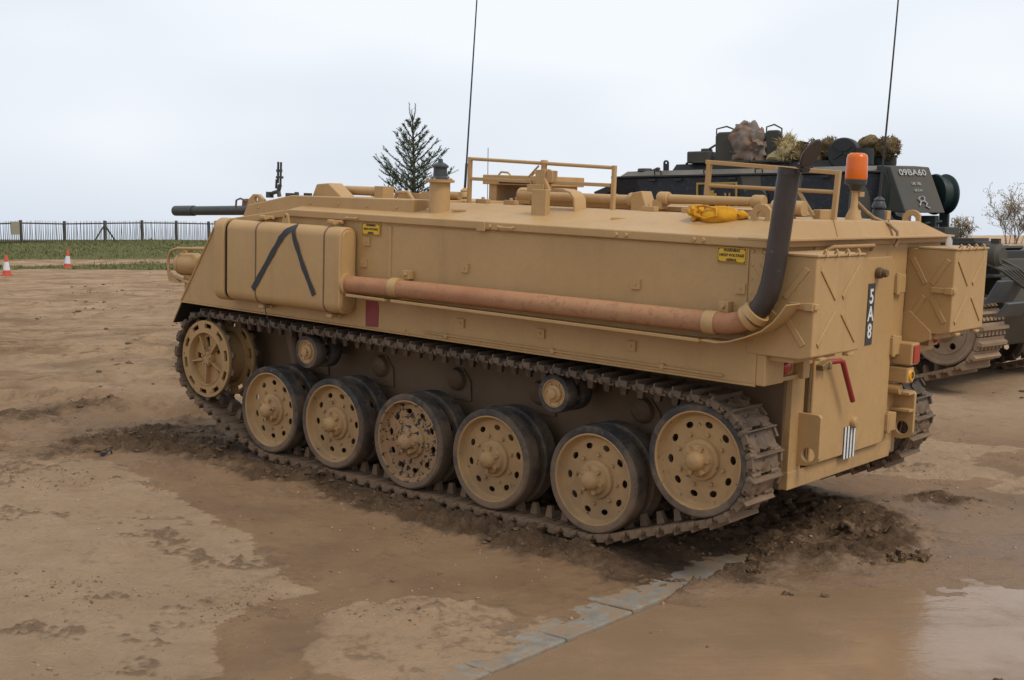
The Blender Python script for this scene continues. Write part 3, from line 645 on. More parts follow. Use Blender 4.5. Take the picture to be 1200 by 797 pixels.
# tow plates
tp = MB(); tp.plate([(.04, .915), (-.115, .915), (-.13, .90), (-.13, .66), (-.105, .625), (-.06, .61), (.04, .60)], [circ(.042, 20, -.062, .675)], 'y', .655, .685); tp.build('tow_plate', T, apc, 30, .003)
tp = MB(); tp.plate([(.04, .915), (-.115, .915), (-.13, .90), (-.13, .64), (-.105, .605), (-.06, .59), (.04, .59)], [circ(.044, 20, -.055, .665)], 'y', -.655, -.685); tp.build('tow_plate', T, apc, 30, .003)
MB().box((-.045, -.615, .905), (.165, .09, .018)).box((-.045, -.625, .79), (.165, .07, .018)).build('tow_gusset', T, apc, 0, .003)
# stowage boxes
def ribs(face, par, a0, a1, b0, b1, w):
    """raised diagonal ribs leaving the middle free; face 'y' or 'x' with coordinate w"""
    for (sa, sb) in ((-1, -1), (1, 1), (-1, 1), (1, -1)):
        p = Vector(((a0 + a1) / 2 + sa * (a1 - a0) * .40, (b0 + b1) / 2 + sb * (b1 - b0) * .41)); q = Vector(((a0 + a1) / 2 + sa * (a1 - a0) * .07, (b0 + b1) / 2 + sb * (b1 - b0) * .08))
        c = (p + q) / 2; dv = p - q; L = dv.length; ang = math.atan2(dv.y, dv.x)
        if face == 'y': MB().box((c.x, w, c.y), (L, .008, .034), rotm('Y', -ang)).build('rib', T, par, 0, .004)
        else: MB().box((w, c.x, c.y), (.008, L, .034), rotm('X', ang)).build('rib', T, par, 0, .004)
for s in (1, -1):
    yo, yi = s * 1.24, s * .672; x0 = .068 if s > 0 else -.002
    bx = MB(); bx.prism([(x0, 1.30), (x0, 1.845), (-.322, 1.845), (-.322, 1.318), (-.25, 1.30)], 'y', min(yo, yi), max(yo, yi)); box = bx.build('stowage_box', T, apc, 0, .007)
    MB().span((x0 - .075, s * 1.246, 1.845), (-.33, yi - s * .004, 1.858)).build('lid', T, box, 0, .003)
    ribs('x', box, min(yo, yi), max(yo, yi), 1.33, 1.83, -.325)
    ribs('y', box, -.31, x0, 1.33, 1.83, s * 1.243); ribs('y', box, -.31, -.01, 1.33, 1.83, yi - s * .003)
    yl = 1.25 if s > 0 else yi + .012
    MB().box((-.235, yl, 1.585), (.10, .016, .035)).box((-.30, yl + .004, 1.585), (.05, .026, .042)).box((-.326, yl - .02, 1.585), (.02, .05, .03)).build('latch', T, box, 0, .003)
    for k in range(4):
        y = yi + (yo - yi) * (.15 + .23 * k); MB().tube([(-.30, y - .02, 1.858), (-.315, y - .015, 1.88), (-.33, y, 1.872), (-.338, y + .01, 1.845)], .006, 6).build('hinge', T, box, 40)
    for k in (.2, .8): MB().box((-.315, yi + (yo - yi) * k, 1.302), (.04, .07, .016)).build('foot', T, box, 0, .003)
MB().prism([(-.002, 1.20), (-.002, 1.42), (-.05, 1.44), (-.20, 1.315), (-.20, 1.262), (-.05, 1.20)], 'y', -.66, -.70).build('box_bracket', T, apc, 0, .004)
MB().span((-.0, -.70, 1.262), (-.22, -1.2, 1.30)).build('box_bracket', T, apc, 0, .004)
MB().span((.0, 1.2, 1.27), (-.2, .70, 1.30)).build('box_bracket', T, apc, 0, .004)
MB().tube([(-.03, .60, 1.845), (-.07, .55, 1.875), (-.07, .0, 1.875), (-.03, -.05, 1.845)], .012, 8).build('grab_rail', T, apc)

# ---- roof fittings
pd = MB().lathe([(.073, 1.93), (.070, 2.165), (.098, 2.168), (.100, 2.185), (.03, 2.188), (0, 2.188)], (2.57, 1.05, 0), 'z', 28).build('aerial_pedestal', T, apc, 40)
MB().lathe([(.0, 2.186), (.062, 2.187), (.060, 2.20), (.048, 2.21), (.046, 2.262), (.056, 2.268), (.056, 2.28), (.035, 2.295), (.018, 2.302), (.014, 2.325), (0, 2.327)], (2.57, 1.05, 0), 'z', 24).build('aerial_base', M['grey_plastic'], pd, 30)
for a in range(5):
    MB().lathe([(0, 2.196), (.009, 2.196), (.010, 2.186)], (2.57 + .085 * math.cos(a * 1.256 + .6), 1.05 + .085 * math.sin(a * 1.256 + .6), 0), 'z', 6).build('bolt', T, pd)
def sq_rail(name, pts_list, w=.032):
    r = MB()
    for a, b in pts_list:
        a, b = Vector(a), Vector(b); dv = b - a; q = dv.to_track_quat('X', 'Z').to_matrix(); r.box(tuple((a + b) / 2), (dv.length, w, w), q)
    return r
rw = apc
Y1 = .62
for a, b in (((2.69, Y1, 1.99), (2.69, Y1, 2.352)), ((1.44, Y1, 2.0), (1.44, Y1, 2.312))): sq_rail('r', [(a, b)], .027).build('guard_post', T, apc, 0, .004)
MB().tube([(2.69, Y1, 2.340), (1.44, Y1, 2.297)], .012, 10).build('guard_rail', T, apc)
sq_rail('r', [((2.67, Y1, 2.20), (1.46, Y1, 2.185))], .024).build('guard_rail', T, apc, 0, .004)
Y2 = .30
for a, b in (((.945, Y2, 2.02), (.930, Y2, 2.352)), ((.06, Y2, 1.98), (.045, Y2, 2.305))): sq_rail('r', [(a, b)], .030).build('guard_post', T, apc, 0, .004)
sq_rail('r', [((.955, Y2, 2.352), (.03, Y2, 2.300))], .027).build('guard_rail', T, apc, 0, .004)
MB().tube([(.93, Y2, 2.205), (.05, Y2, 2.187)], .012, 10).build('guard_rail', T, apc)
sq_rail('r', [((.30, Y2, 2.19), (.19, Y2, 2.04))], .018).build('guard_brace', T, apc)
# roof hatch covers with their torsion tubes
hat = MB().span((2.50, .30, 2.03), (.55, -.62, 2.062)).build('roof_hatch', T, apc, 0, .006)
for x in (2.0, 1.5, 1.0): MB().box((x, -.16, 2.066), (.03, .86, .012)).build('hatch_rib', T, hat, 0, .003)
def tube_part(x0, x1, y, z, r, nm='torsion_tube'):
    t = MB().tube([(x0, y, z), (x1, y, z)], r, 14).build(nm, T, apc, 40)
    for x, e in ((x0, 1), (x1, -1)):
        MB().lathe([(0, -.04), (r + .012, -.04), (r + .016, -.03), (r + .016, .03), (r + .012, .04), (0, .04)], (x - .03 * e * (1 if x0 > x1 else -1), y, z), 'x', 16).box((x, y, z - .04), (.07, .08, .06)).build('tube_bracket', T, t, 40, .004)
tube_part(2.42, 1.42, .36, 2.092, .034); tube_part(1.25, .50, .36, 2.112, .028); tube_part(2.75, 2.05, -.3, 2.08, .026)
MB().box((2.36, .36, 2.085), (.10, .09, .10)).tube([(2.43, .36, 2.095), (2.28, .36, 2.095)], .056, 18).build('tube_housing', T, apc, 40, .004)
MB().prism([(1.44, 2.01), (1.44, 2.14), (1.36, 2.155), (1.32, 2.06), (1.30, 2.01)], 'y', .30, .42).build('tube_housing', T, apc, 0, .006)
MB().box((1.732, 1.0, 2.045), (.118, .045, .20)).build('bracket_post', T, apc, 0, .004)
MB().lathe([(0, .02), (.012, .02), (.014, 0)], (1.69, 1.02, 1.965), 'y', 8).build('bolt', T, apc)
strip([(1.70, 2.155), (1.62, 2.152), (1.56, 2.135), (1.525, 2.095), (1.515, 2.0)], .80, .92, .012).build('curved_bracket', T, apc, 40)
ft = MB(); ft.box((2.02, .62, 2.21), (.085, .07, .13), rotm('Y', .1)).box((2.04, .66, 2.15), (.14, .05, .05)).lathe([(0, 2.34), (.024, 2.338), (.028, 2.32), (.02, 2.30), (.022, 2.26)], (2.02, .62, 0), 'z', 14).tube([(2.10, .64, 2.16), (2.14, .64, 2.22), (2.05, .64, 2.30)], .008, 6).box((1.95, .62, 2.23), (.05, .06, .08)).box((1.96, .66, 2.17), (.03, .03, .09), rotm('Y', .5))
ft.build('rail_latch', T, apc, 30, .004)
bxr = MB().span((3.12, .0, 2.165), (2.52, -.5, 2.238)).span((3.08, -.03, 2.03), (3.0, -.47, 2.17)).span((2.64, -.03, 2.03), (2.56, -.47, 2.17)).build('roof_rack', T, apc, 0, .006)
MB().span((2.95, .006, 2.175), (2.62, -.01, 2.20)).build('rack_slot', M['dark_void'], bxr, 0)
for x in (3.05, 2.72): MB().tube([(x, -.1, 2.232), (x - .03, -.1, 2.262), (x - .10, -.1, 2.258), (x - .13, -.1, 2.232)], .008, 6).build('rack_handle', T, bxr)
for x in (2.62, 2.36, 1.2, .9): MB().box((x, .55, 2.045), (.10, .05, .03)).lathe([(0, 2.075), (.012, 2.075), (.014, 2.06)], (x, .55, 0), 'z', 8).build('hatch_stop', T, apc, 0, .003)
# front roof: bracket with bar, scope guard, weapon clamp, barrel
fb = MB(); fb.prism([(3.98, 2.03), (3.93, 2.125), (3.80, 2.135), (3.66, 2.045), (3.62, 2.03)], 'y', .82, .96).build('front_bracket', T, apc, 0, .008)
MB().tube([(3.84, .75, 2.085), (3.40, .75, 2.085)], .034, 14).box((3.42, .75, 2.082), (.09, .11, .085)).build('front_bar', T, apc, 40)
MB().tube([(3.25, .8, 2.03), (3.24, .8, 2.085), (3.12, .8, 2.09), (3.06, .8, 2.03)], .013, 8).box((3.16, .7, 2.06), (.26, .07, .05)).box((2.92, .75, 2.07), (.13, .12, .06)).build('front_bar', T, apc, 40)
MB().tube([(3.02, .62, 2.075), (2.78, .62, 2.075)], .03, 12).build('front_bar', T, apc, 40)
sg = MB(); sg.plate([(4.62, 1.94), (4.60, 1.99), (4.545, 2.03), (4.48, 2.03), (4.42, 1.99), (4.40, 1.945)], [circ(.022, 12, 4.51, 1.99)], 'y', 1.04, 1.07); sg.build('scope_guard', T, apc, 30, .003)
MB().lathe([(0, 1.99), (.04, 1.988), (.045, 1.93)], (4.70, 1.0, 0), 'z', 14).tube([(4.80, 1.04, 1.90), (4.79, 1.04, 1.975), (4.74, 1.04, 1.99), (4.66, 1.04, 1.97)], .008, 6).build('scope', M['tan_low'], apc, 40)
wc = MB()
wc.tube([(4.24, 1.05, 2.10), (4.235, 1.05, 2.28)], .0085, 8).tube([(4.27, 1.05, 2.12), (4.268, 1.05, 2.282)], .0085, 8).box((4.255, 1.05, 2.215), (.05, .02, .02)).box((4.25, 1.05, 2.165), (.06, .025, .018)).tube([(4.25, 1.05, 2.02), (4.262, 1.05, 2.06), (4.245, 1.05, 2.11)], .016, 8).tube([(4.26, 1.05, 2.06), (4.33, 1.05, 2.045), (4.37, 1.05, 2.02)], .015, 8).box((4.365, 1.05, 2.03), (.045, .04, .045)).tube([(4.29, 1.05, 2.08), (4.285, 1.05, 2.15)], .009, 6)
wc.build('weapon_clamp', M['gun'], apc, 30)
MB().box((4.12, 1.05, 2.035), (.06, .05, .03)).box((3.98, 1.0, 2.045), (.05, .04, .02)).lathe([(0, 2.06), (.016, 2.06), (.02, 2.03)], (4.05, 1.05, 0), 'z', 8).build('deck_stud', M['gun'], apc, 0)
gb = MB().tube([(4.50, .90, 1.908), (5.60, .90, 1.861)], [.039, .038], 18).tube([(5.54, .90, 1.8635), (5.805, .90, 1.853)], [.044, .043], 18).build('gun_barrel', M['gun'], apc, 40)
MB().tube([(5.804, .90, 1.853), (5.808, .90, 1.8528)], .026, 16).build('muzzle_bore', M['dark_void'], gb)
# headlamp with its guard on the glacis
hl = MB().tube([(5.58, 1.0, 1.418), (5.56, 1.0, 1.419), (5.36, 1.0, 1.430), (5.30, 1.0, 1.434)], [.085, .092, .092, .06], 22).build('headlamp', T, apc, 40)
MB().tube([(5.545, 1.0, 1.42), (5.525, 1.0, 1.421)], .097, 22).box((5.53, 1.0, 1.515), (.05, .025, .03)).build('lamp_rim', T, hl, 40)
MB().box((5.33, 1.0, 1.31), (.34, .07, .05)).box((5.45, 1.0, 1.25), (.10, .05, .10)).build('lamp_arm', T, hl, 0, .004)
MB().tube([(5.00, 1.06, 1.575), (5.55, 1.06, 1.55), (5.64, 1.06, 1.525), (5.68, 1.06, 1.46), (5.67, 1.06, 1.33), (5.2, 1.06, 1.24)], .013, 10).tube([(5.03, .88, 1.575), (5.55, .88, 1.55), (5.64, .88, 1.525), (5.68, .88, 1.46), (5.67, .88, 1.33), (5.2, .88, 1.24)], .013, 10).build('lamp_guard', T, apc, 50)
MB().prism([(5.685, 1.36), (5.50, 1.27), (5.66, 1.27)], 'y', 1.045, 1.07).build('lamp_guard_web', T, apc, 0)
# lifting eyes, beacon, aerials, cable
def eye(nm, cx, cz, y0, y1):
    out = [(cx - .16, cz - .14), (cx - .06, cz - .05)] + [(cx + .068 * math.cos(a), cz + .068 * math.sin(a)) for a in np.linspace(2.6, -.3, 9)] + [(cx + .072, cz - .14)]
    e = MB(); e.plate(out, [circ(.028, 14, cx, cz)], 'y', y0, y1); return e.build(nm, T, apc, 30, .003)
eye('lifting_eye', .175, 2.04, .94, .965); eye('lifting_eye', .16, 2.02, -1.115, -1.09)
MB().prism([(.72, 2.0), (.30, 2.10), (.20, 2.11), (.20, 2.0)], 'y', .50, .53).tube([(.34, .52, 2.085), (.14, .52, 2.085)], .045, 16).build('rear_strut', T, apc, 40)
bp_ = MB().lathe([(.055, 2.015), (.045, 2.05), (.022, 2.10), (.020, 2.19), (.03, 2.20), (0, 2.20)], (.12, -.10, 0), 'z', 18).box((.10, -.13, 2.18), (.03, .06, .03)).build('beacon_post', T, apc, 40)
bk = MB().lathe([(0, 2.195), (.025, 2.20), (.045, 2.232), (.066, 2.24), (.070, 2.27), (.0, 2.27)], (.12, -.10, 0), 'z', 28).build('beacon', M['grey_plastic'], apc, 40)
MB().lathe([(.066, 2.27), (.068, 2.285), (.064, 2.40), (.058, 2.422), (.04, 2.432), (0, 2.434)], (.12, -.10, 0), 'z', 28).lathe([(.062, 2.272), (.0605, 2.40), (.055, 2.417), (.03, 2.427), (0, 2.428)], (.12, -.10, 0), 'z', 28).build('lens', M['amber'], bk, 60)
MB().lathe([(0, 2.27), (.03, 2.272), (.03, 2.30), (.016, 2.305), (.018, 2.37), (0, 2.38)], (.12, -.10, 0), 'z', 14).build('lamp', plain('amber_lamp_bulb', (.9, .42, .05), .3, var=.05), bk, 40)
MB().tube([(.11, -.12, 2.13), (.07, -.17, 2.075), (.05, -.25, 2.035), (-.02, -.32, 2.0), (-.065, -.345, 1.955), (-.072, -.345, 1.90), (-.06, -.33, 1.86)], .011, 8).build('beacon_cable', M['cable'], apc)
def aerial(x, y, z, tilt, top, bend=.0):
    b = MB().lathe([(.045, z - .08), (.042, z - .02), (.030, z - .01), (.046, z), (.046, z + .012), (.032, z + .04), (.036, z + .05), (.012, z + .07), (0, z + .075)], (x, y, 0), 'z', 18).build('aerial_base', M['grey_plastic'] if bend else T, apc, 40)
    P = [(x - tilt * q + bend * q * q * .02, y, z + .06 + q) for q in np.linspace(0, top, 14)]
    MB().tube(P, [.0075 - .004 * i / 13 for i in range(14)], 6).build('whip_aerial', M['black_paint'], apc)
    MB().tube([P[0], P[1]], .010, 8).build('aerial_spring', M['black_paint'], apc)
aerial(3.30, 0.0, 2.06, .048, 2.6); aerial(.137, -.50, 2.10, .035, 2.3, .3)
MB().tube([(3.767, -.8, 2.03), (3.778, -.8, 2.47)], .003, 6).build('whip_aerial', M['black_paint'], apc)
for x, y, w in ((.15, -.56, .04), (.15, -.64, .06), (.22, .05, .05), (.19, .2, .12), (.2, -.3, .05)): MB().box((x, y, 2.05), (.05, w, .06)).build('roof_stud', T, apc, 0, .005)
bt = MB(); bt.lathe([(.022, 1.86), (.020, 1.905), (.012, 1.915), (.010, 1.93), (0, 1.931)], (-.20, -.86, 0), 'z', 14).build('bottle_lamp', M['clear'], apc, 40)

# ---- running gear
def ring_holes(n, rad, rx, ry, ph=0): return [circ(rx, 10, rad * math.cos(2 * math.pi * k / n + ph), rad * math.sin(2 * math.pi * k / n + ph), 2 * math.pi * k / n + ph, ry) for k in range(n)]
def make_wheel_meshes(paintm, nm):
    r = MB()
    for y0, s in ((0, 1), (-.30, -1)):           # outer and inner dished discs
        r.lathe([(.286, y0 - s * .115), (.286, y0 - s * .002), (.279, y0), (.272, y0 - s * .006), (.266, y0 - s * .036), (.250, y0 - s * .052)], n=40)
        r.plate(circ(.252, 40), [circ(.085, 24)] + ring_holes(10, .206, .019, .026), 'y', y0 - s * .052, y0 - s * .060)
    r.lathe([(.092, -.25), (.092, -.05)], n=24)
    for k in range(8):
        a = 2 * math.pi * (k + .5) / 8; r.lathe([(0, -.034), (.011, -.035), (.014, -.052)], (.152 * math.cos(a), 0, .152 * math.sin(a)), 'y', 6)
    rim = r.mesh(nm, paintm, 35)
    t = MB().lathe([(.284, -.118), (.318, -.122), (.329, -.112), (.331, -.06), (.329, -.010), (.318, .002), (.300, .003), (.284, -.002)], n=48).mesh('tyre', M['rubber'], 40)
    hb = MB().lathe([(.124, -.053), (.118, -.034), (.098, -.028), (.088, -.006), (.062, .002), (.056, .026), (.046, .046), (.030, .055), (0, .058)], n=24)
    for k in range(6):
        a = 2 * math.pi * k / 6; hb.box((.072 * math.cos(a), .008, .072 * math.sin(a)), (.030, .022, .022), rotm('Y', -a))
    return rim, t, hb.mesh('hub', paintm, 35)
W_STD = make_wheel_meshes(M['tan_wheel'], 'road_wheel'); W_FLK = make_wheel_meshes(M['tan_wheel_flaked'], 'road_wheel')
def put_wheel(nm, ms, x, z, side, rot):
    yo = 1.236 * side; R = rotm('Y', rot) if side > 0 else rotm('Z', math.pi) @ rotm('Y', rot)
    o = link(nm, ms[0], apc, (x, yo, z), R)
    link('tyre', ms[1], o); link('tyre', ms[1], o, (0, -.30, 0), rotm('X', math.pi)); link('hub', ms[2], o)
    return o
WX = [(4.1285, .408), (3.412, .408), (2.6438, .398), (1.8924, .401), (1.0675, .412)]
IDL = (.3433, .655); SPR = (4.9216, .709)
for side in (1, -1):
    for i, (x, z) in enumerate(WX):
        w = put_wheel('road_wheel', W_FLK if (i == 2 and side > 0) else W_STD, x, z, side, .4 * i + .3)
        if i == 2 and side > 0: w['label'] = 'road wheel with its sand paint flaked off in dark spots'
    put_wheel('idler_wheel', W_STD, IDL[0], IDL[1], side, .13)
# return rollers
rr_ = MB().lathe([(.090, -.09), (.090, .0), (.083, .004), (.078, -.01), (.055, -.016), (.05, .0), (.034, .008), (.028, .022), (0, .026)], n=24)
for k in range(6): a = k * 1.047; rr_.lathe([(0, -.004), (.007, -.005), (.008, -.016)], (.066 * math.cos(a), 0, .066 * math.sin(a)), 'y', 6)
rol = rr_.mesh('return_roller', M['tan_wheel'], 35); rt = MB().lathe([(.088, -.092), (.118, -.095), (.124, -.085), (.124, -.01), (.118, 0), (.088, .001)], n=28).mesh('tyre', M['rubber'], 40)
for side in (1, -1):
    for x in (3.7428, 1.4137):
        R = Matrix.Identity(3) if side > 0 else rotm('Z', math.pi)
        o = link('return_roller', rol, apc, (x, 1.20 * side, .893), R); link('tyre', rt, o); link('tyre', rt, o, (0, -.15, 0))
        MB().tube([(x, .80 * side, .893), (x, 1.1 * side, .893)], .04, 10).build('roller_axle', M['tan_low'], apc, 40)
# drive sprockets
sp = MB(); tr_ = MB()
def sector(r0, r1, a0, a1, n=6): return [(r1 * math.cos(a), r1 * math.sin(a)) for a in np.linspace(a0, a1, n)] + [(r0 * math.cos(a), r0 * math.sin(a)) for a in np.linspace(a1, a0, n)]
for y0 in (0, -.235):
    outer = []
    for k in range(14):
        for da, rr in ((-.10, .312), (-.04, .340), (.04, .340), (.10, .312)): a = 2 * math.pi * k / 14 + da; outer.append((rr * math.cos(a), rr * math.sin(a)))
    tr_.plate(outer, [circ(.29, 40)], 'y', y0 - .024, y0 - .044)
    sp.plate(circ(.308, 48), [circ(.218, 36)] + [sector(.248, .284, 2 * math.pi * k / 10 - .155, 2 * math.pi * k / 10 + .155, 5) for k in range(10)], 'y', y0 - .002, y0 - .022)
    sp.lathe([(.220, y0 - .002), (.212, y0 + .004), (.206, y0 - .01), (.204, y0 - .06)], n=36)
    fl = [sector(.095, .175, 2 * math.pi * k / 5 + .12, 2 * math.pi * k / 5 + .40, 6) for k in (0, 1, 2, 3, 4)]
    sp.plate(circ(.206, 40), fl, 'y', y0 - .055, y0 - .068)
sp.lathe([(.205, -.068), (.205, -.25)], n=36)
for k in range(5):
    a = 2 * math.pi * k / 5; sp.box((.135 * math.cos(a), -.036, .135 * math.sin(a)), (.14, .045, .012), rotm('Y', -a))
sprm = sp.mesh('drive_sprocket', M['tan_wheel'], 30); trm = tr_.mesh('tooth_ring', M['track'], 30)
hb = MB().lathe([(.062, -.055), (.058, -.012), (.045, -.006), (.02, -.004), (0, -.004)], n=20)
for k in range(8): a = k * math.pi / 4; hb.lathe([(0, .006), (.011, .006), (.012, -.01)], (.044 * math.cos(a), 0, .044 * math.sin(a)), 'y', 6)
hbm = hb.mesh('hub', M['tan_wheel'], 35)
for side in (1, -1):
    R = rotm('Y', .2) if side > 0 else rotm('Z', math.pi)
    o = link('drive_sprocket', sprm, apc, (SPR[0], 1.236 * side, SPR[1]), R); link('hub', hbm, o); link('tooth_ring', trm, o)
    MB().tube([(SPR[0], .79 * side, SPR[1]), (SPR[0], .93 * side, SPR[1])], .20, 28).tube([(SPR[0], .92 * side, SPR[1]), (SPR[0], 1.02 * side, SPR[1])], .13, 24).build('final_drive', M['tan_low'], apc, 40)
    # swing arms, bump stops and the front damper
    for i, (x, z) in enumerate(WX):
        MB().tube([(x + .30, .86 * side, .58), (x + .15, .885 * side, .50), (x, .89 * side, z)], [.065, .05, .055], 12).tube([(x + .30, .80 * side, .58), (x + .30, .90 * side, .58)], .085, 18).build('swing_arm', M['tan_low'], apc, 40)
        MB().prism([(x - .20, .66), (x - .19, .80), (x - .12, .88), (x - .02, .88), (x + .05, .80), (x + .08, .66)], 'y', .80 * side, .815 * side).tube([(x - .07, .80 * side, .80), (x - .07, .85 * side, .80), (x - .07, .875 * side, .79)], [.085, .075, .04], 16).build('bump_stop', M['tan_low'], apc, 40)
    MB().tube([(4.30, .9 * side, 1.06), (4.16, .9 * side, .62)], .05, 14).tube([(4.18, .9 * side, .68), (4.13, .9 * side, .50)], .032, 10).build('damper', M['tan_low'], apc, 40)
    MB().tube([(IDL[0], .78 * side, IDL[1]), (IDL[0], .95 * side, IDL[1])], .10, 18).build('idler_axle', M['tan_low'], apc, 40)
# tracks: each shoe is a part
def hull2(P):
    P = sorted(set((round(a, 5), round(b, 5)) for a, b in P))
    def half(Q):
        o = []
        for p in Q:
            while len(o) >= 2 and (o[-1][0] - o[-2][0]) * (p[1] - o[-2][1]) - (o[-1][1] - o[-2][1]) * (p[0] - o[-2][0]) <= 0: o.pop()
            o.append(p)
        return o
    return half(P)[:-1] + half(P[::-1])[:-1]
def place_links(circles, n, sag=0, start=0.0):
    P = []
    for cx, cz, r in circles: P += [(cx + r * math.cos(a), cz + r * math.sin(a)) for a in np.linspace(0, 2 * math.pi, 180, endpoint=False)]
    H = hull2(P); H = np.array(H + [H[0]]); seg = np.hypot(*(H[1:] - H[:-1]).T); cum = np.concatenate([[0], np.cumsum(seg)]); L = cum[-1]; out = []
    at = lambda d: np.array([np.interp(d % L, cum, H[:, 0]), np.interp(d % L, cum, H[:, 1])])
    pitch = L / n
    for k in range(n):
        a = at((k + start) * pitch); b = at((k + 1 + start) * pitch); out.append(((a + b) / 2, math.atan2(b[1] - a[1], b[0] - a[0]), pitch))
    return out
lk = MB()                                         # local x along the track, -z outwards (counter-clockwise path)
lk.box((0, 0, -.018), (.104, .30, .022)); lk.box((0, 0, -.010), (.06, .325, .014))
lk.add([(-.062, -.168, -.026), (-.046, -.168, -.026), (-.046, .168, -.026), (-.062, .168, -.026), (-.058, -.160, -.064), (-.050, -.160, -.064), (-.050, .160, -.064), (-.058, .160, -.064)], [(0, 1, 2, 3), (7, 6, 5, 4), (0, 4, 5, 1), (1, 5, 6, 2), (2, 6, 7, 3), (3, 7, 4, 0)])
for sy in (-1, 1):
    lk.tube([(-.056, sy * .172, -.020), (-.056, sy * .10, -.020)], .020, 8); lk.tube([(.056, sy * .150, -.020), (.056, sy * .06, -.020)], .018, 8)
    lk.box((-.02, sy * .160, -.030), (.055, .022, .034))
    lk.lathe([(0, sy * .180), (.012, sy * .180), (.013, sy * .170)], (-.056, 0, -.020), 'y', 6)
lk.add([(-.028, -.020, 0), (.028, -.020, 0), (.028, .020, 0), (-.028, .020, 0), (-.017, -.013, .072), (.017, -.013, .072), (.017, .013, .072), (-.017, .013, .072)], [(3, 2, 1, 0), (4, 5, 6, 7), (0, 1, 5, 4), (1, 2, 6, 5), (2, 3, 7, 6), (3, 0, 4, 7)])
lkms = []
for q in range(4):
    lv_ = MB(); lv_.v = list(lk.v); lv_.f = list(lk.f)
    for r_ in range(3): lv_.blob((.008 + random.uniform(-.01, .01), -.095 + .095 * r_ + random.uniform(-.02, .02), -.027), (.045, .060, random.uniform(.010, .020)), 900 + q * 7 + r_, .45, 2, None, 2.2)
    lkms.append(lv_.mesh('track_link', M['track'], 40))
circles = [(SPR[0], SPR[1], .338)] + [(x, z, .331) for x, z in WX] + [(IDL[0], IDL[1], .331), (3.7428, .898, .125), (1.4137, .898, .125)]
for side in (1, -1):
    for c, a, pitch in place_links(circles, 92, start=.3 if side > 0 else .75):
        o = link('track_link', random.choice(lkms), apc, (c[0], 1.09 * side + random.uniform(-.003, .003), c[1]), rotm('Y', -a))

# ---- yellow canvas bag lying on the roof
wp = VM @ Vector((.455, .955, 1.992))
bag = MB(); Rv = VM.to_3x3()
bag.blob((-.02, 0, .035), (.135, .085, .058), 3, .09, 4, None, 1.1)
bg = empty('canvas_bag', 'yellow canvas bag lying on the sand-coloured roof by the exhaust stack', 'bag', mw=Matrix.Translation(wp) @ (Rv @ rotm('X', -.22) @ rotm('Z', .1)).to_4x4())
bag.build('pouch', M['bag'], bg, 180)
nb_ = MB(); nb_.blob((.125, .01, .055), (.045, .05, .042), 8, .30, 4, None, 2.6); nb_.build('gathered_neck', M['bag'], bg, 180)
MB().blob((-.155, .0, .045), (.035, .03, .025), 9, .3, 2).build('knot', M['bag'], bg, 60)
MB().tube([(.12, .05, .085), (.10, .085, .06), (.03, .098, .045), (-.04, .09, .06), (-.02, .05, .09), (.06, .03, .103), (.11, .03, .10)], .006, 6).build('drawstring', M['bag'], bg)

# ------------------------------------------------------------------ the dark battle tank behind
TKZ = gz(5.2, 14.8) - .03
TKM = Matrix.Translation((6.60, 15.30, TKZ)) @ Matrix.Rotation(math.radians(132), 4, 'Z')
tk = empty('battle_tank', 'dark green and black battle tank parked behind the sand-coloured carrier', 'tank', mw=TKM)
D, O_, TM_ = M['tank_dark'], M['tank_olive'], M['tank_mud']
MB().prism([(.05, 1.0), (.35, .55), (6.2, .5), (7.2, 1.0), (6.4, 1.5), (3.4, 1.62), (.15, 1.62)], 'y', -1.08, 1.08).build('hull', O_, tk, 0, .02)
for s in (1, -1):
    MB().box((3.5, s * 1.40, 1.425), (6.9, .64, .03)).build('track_guard', D, tk, 0, .006)
    for k in range(5): MB().box((1.75 + k * 1.0, s * 1.46, 1.58), (.94, .46, .26)).build('side_bin', M['camo'], tk, 0, .02)
    for k in range(4): MB().box((1.6 + k * 1.5, s * 1.73, 1.05), (1.46, .02, .62)).build('skirt_plate', TM_, tk, 0, .004)
# engine deck with louvre slats
dk = MB().box((1.65, 0, 1.66), (2.9, 2.1, .10)).build('engine_deck', D, tk, 0, .01)
for k in range(14): MB().box((.40 + k * .19, .5, 1.728), (.10, .9, .03), rotm('Y', .5)).build('louvre_slat', O_, dk, 0)
# bin and round muffler end on the rear left guard
rb = MB().box((.70, 1.46, 1.66), (1.15, .40, .34)).build('rear_bin', D, tk, 0, .02)
MB().box((.70, 1.46, 1.845), (1.05, .36, .04)).build('lid', O_, rb, 0, .006); MB().box((.85, 1.46, 1.93), (.62, .34, .12)).build('tray', O_, rb, 0, .01)
for k in range(3): MB().box((.35 + k * .35, 1.668, 1.66), (.03, .012, .32)).build('bin_rib', O_, rb, 0)
MB().lathe([(0, -.17), (.10, -.17), (.145, -.13), (.15, 0), (.15, .22), (.11, .25)], (.08, 1.46, 1.66), 'x', 24).box((.0, 1.46, 1.83), (.10, .05, .06)).build('muffler', O_, tk, 40)
# rear mudflap plates
fp = MB().box((-.09, 1.38, 1.26), (.03, .66, .30), rotm('Y', -.55)).build('mudflap', M['tank_flap'], tk, 0, .006)
MB().box((-.20, 1.38, 1.06), (.025, .62, .22), rotm('Y', -.75)).build('lower_flap', M['tank_flap'], fp, 0, .006)
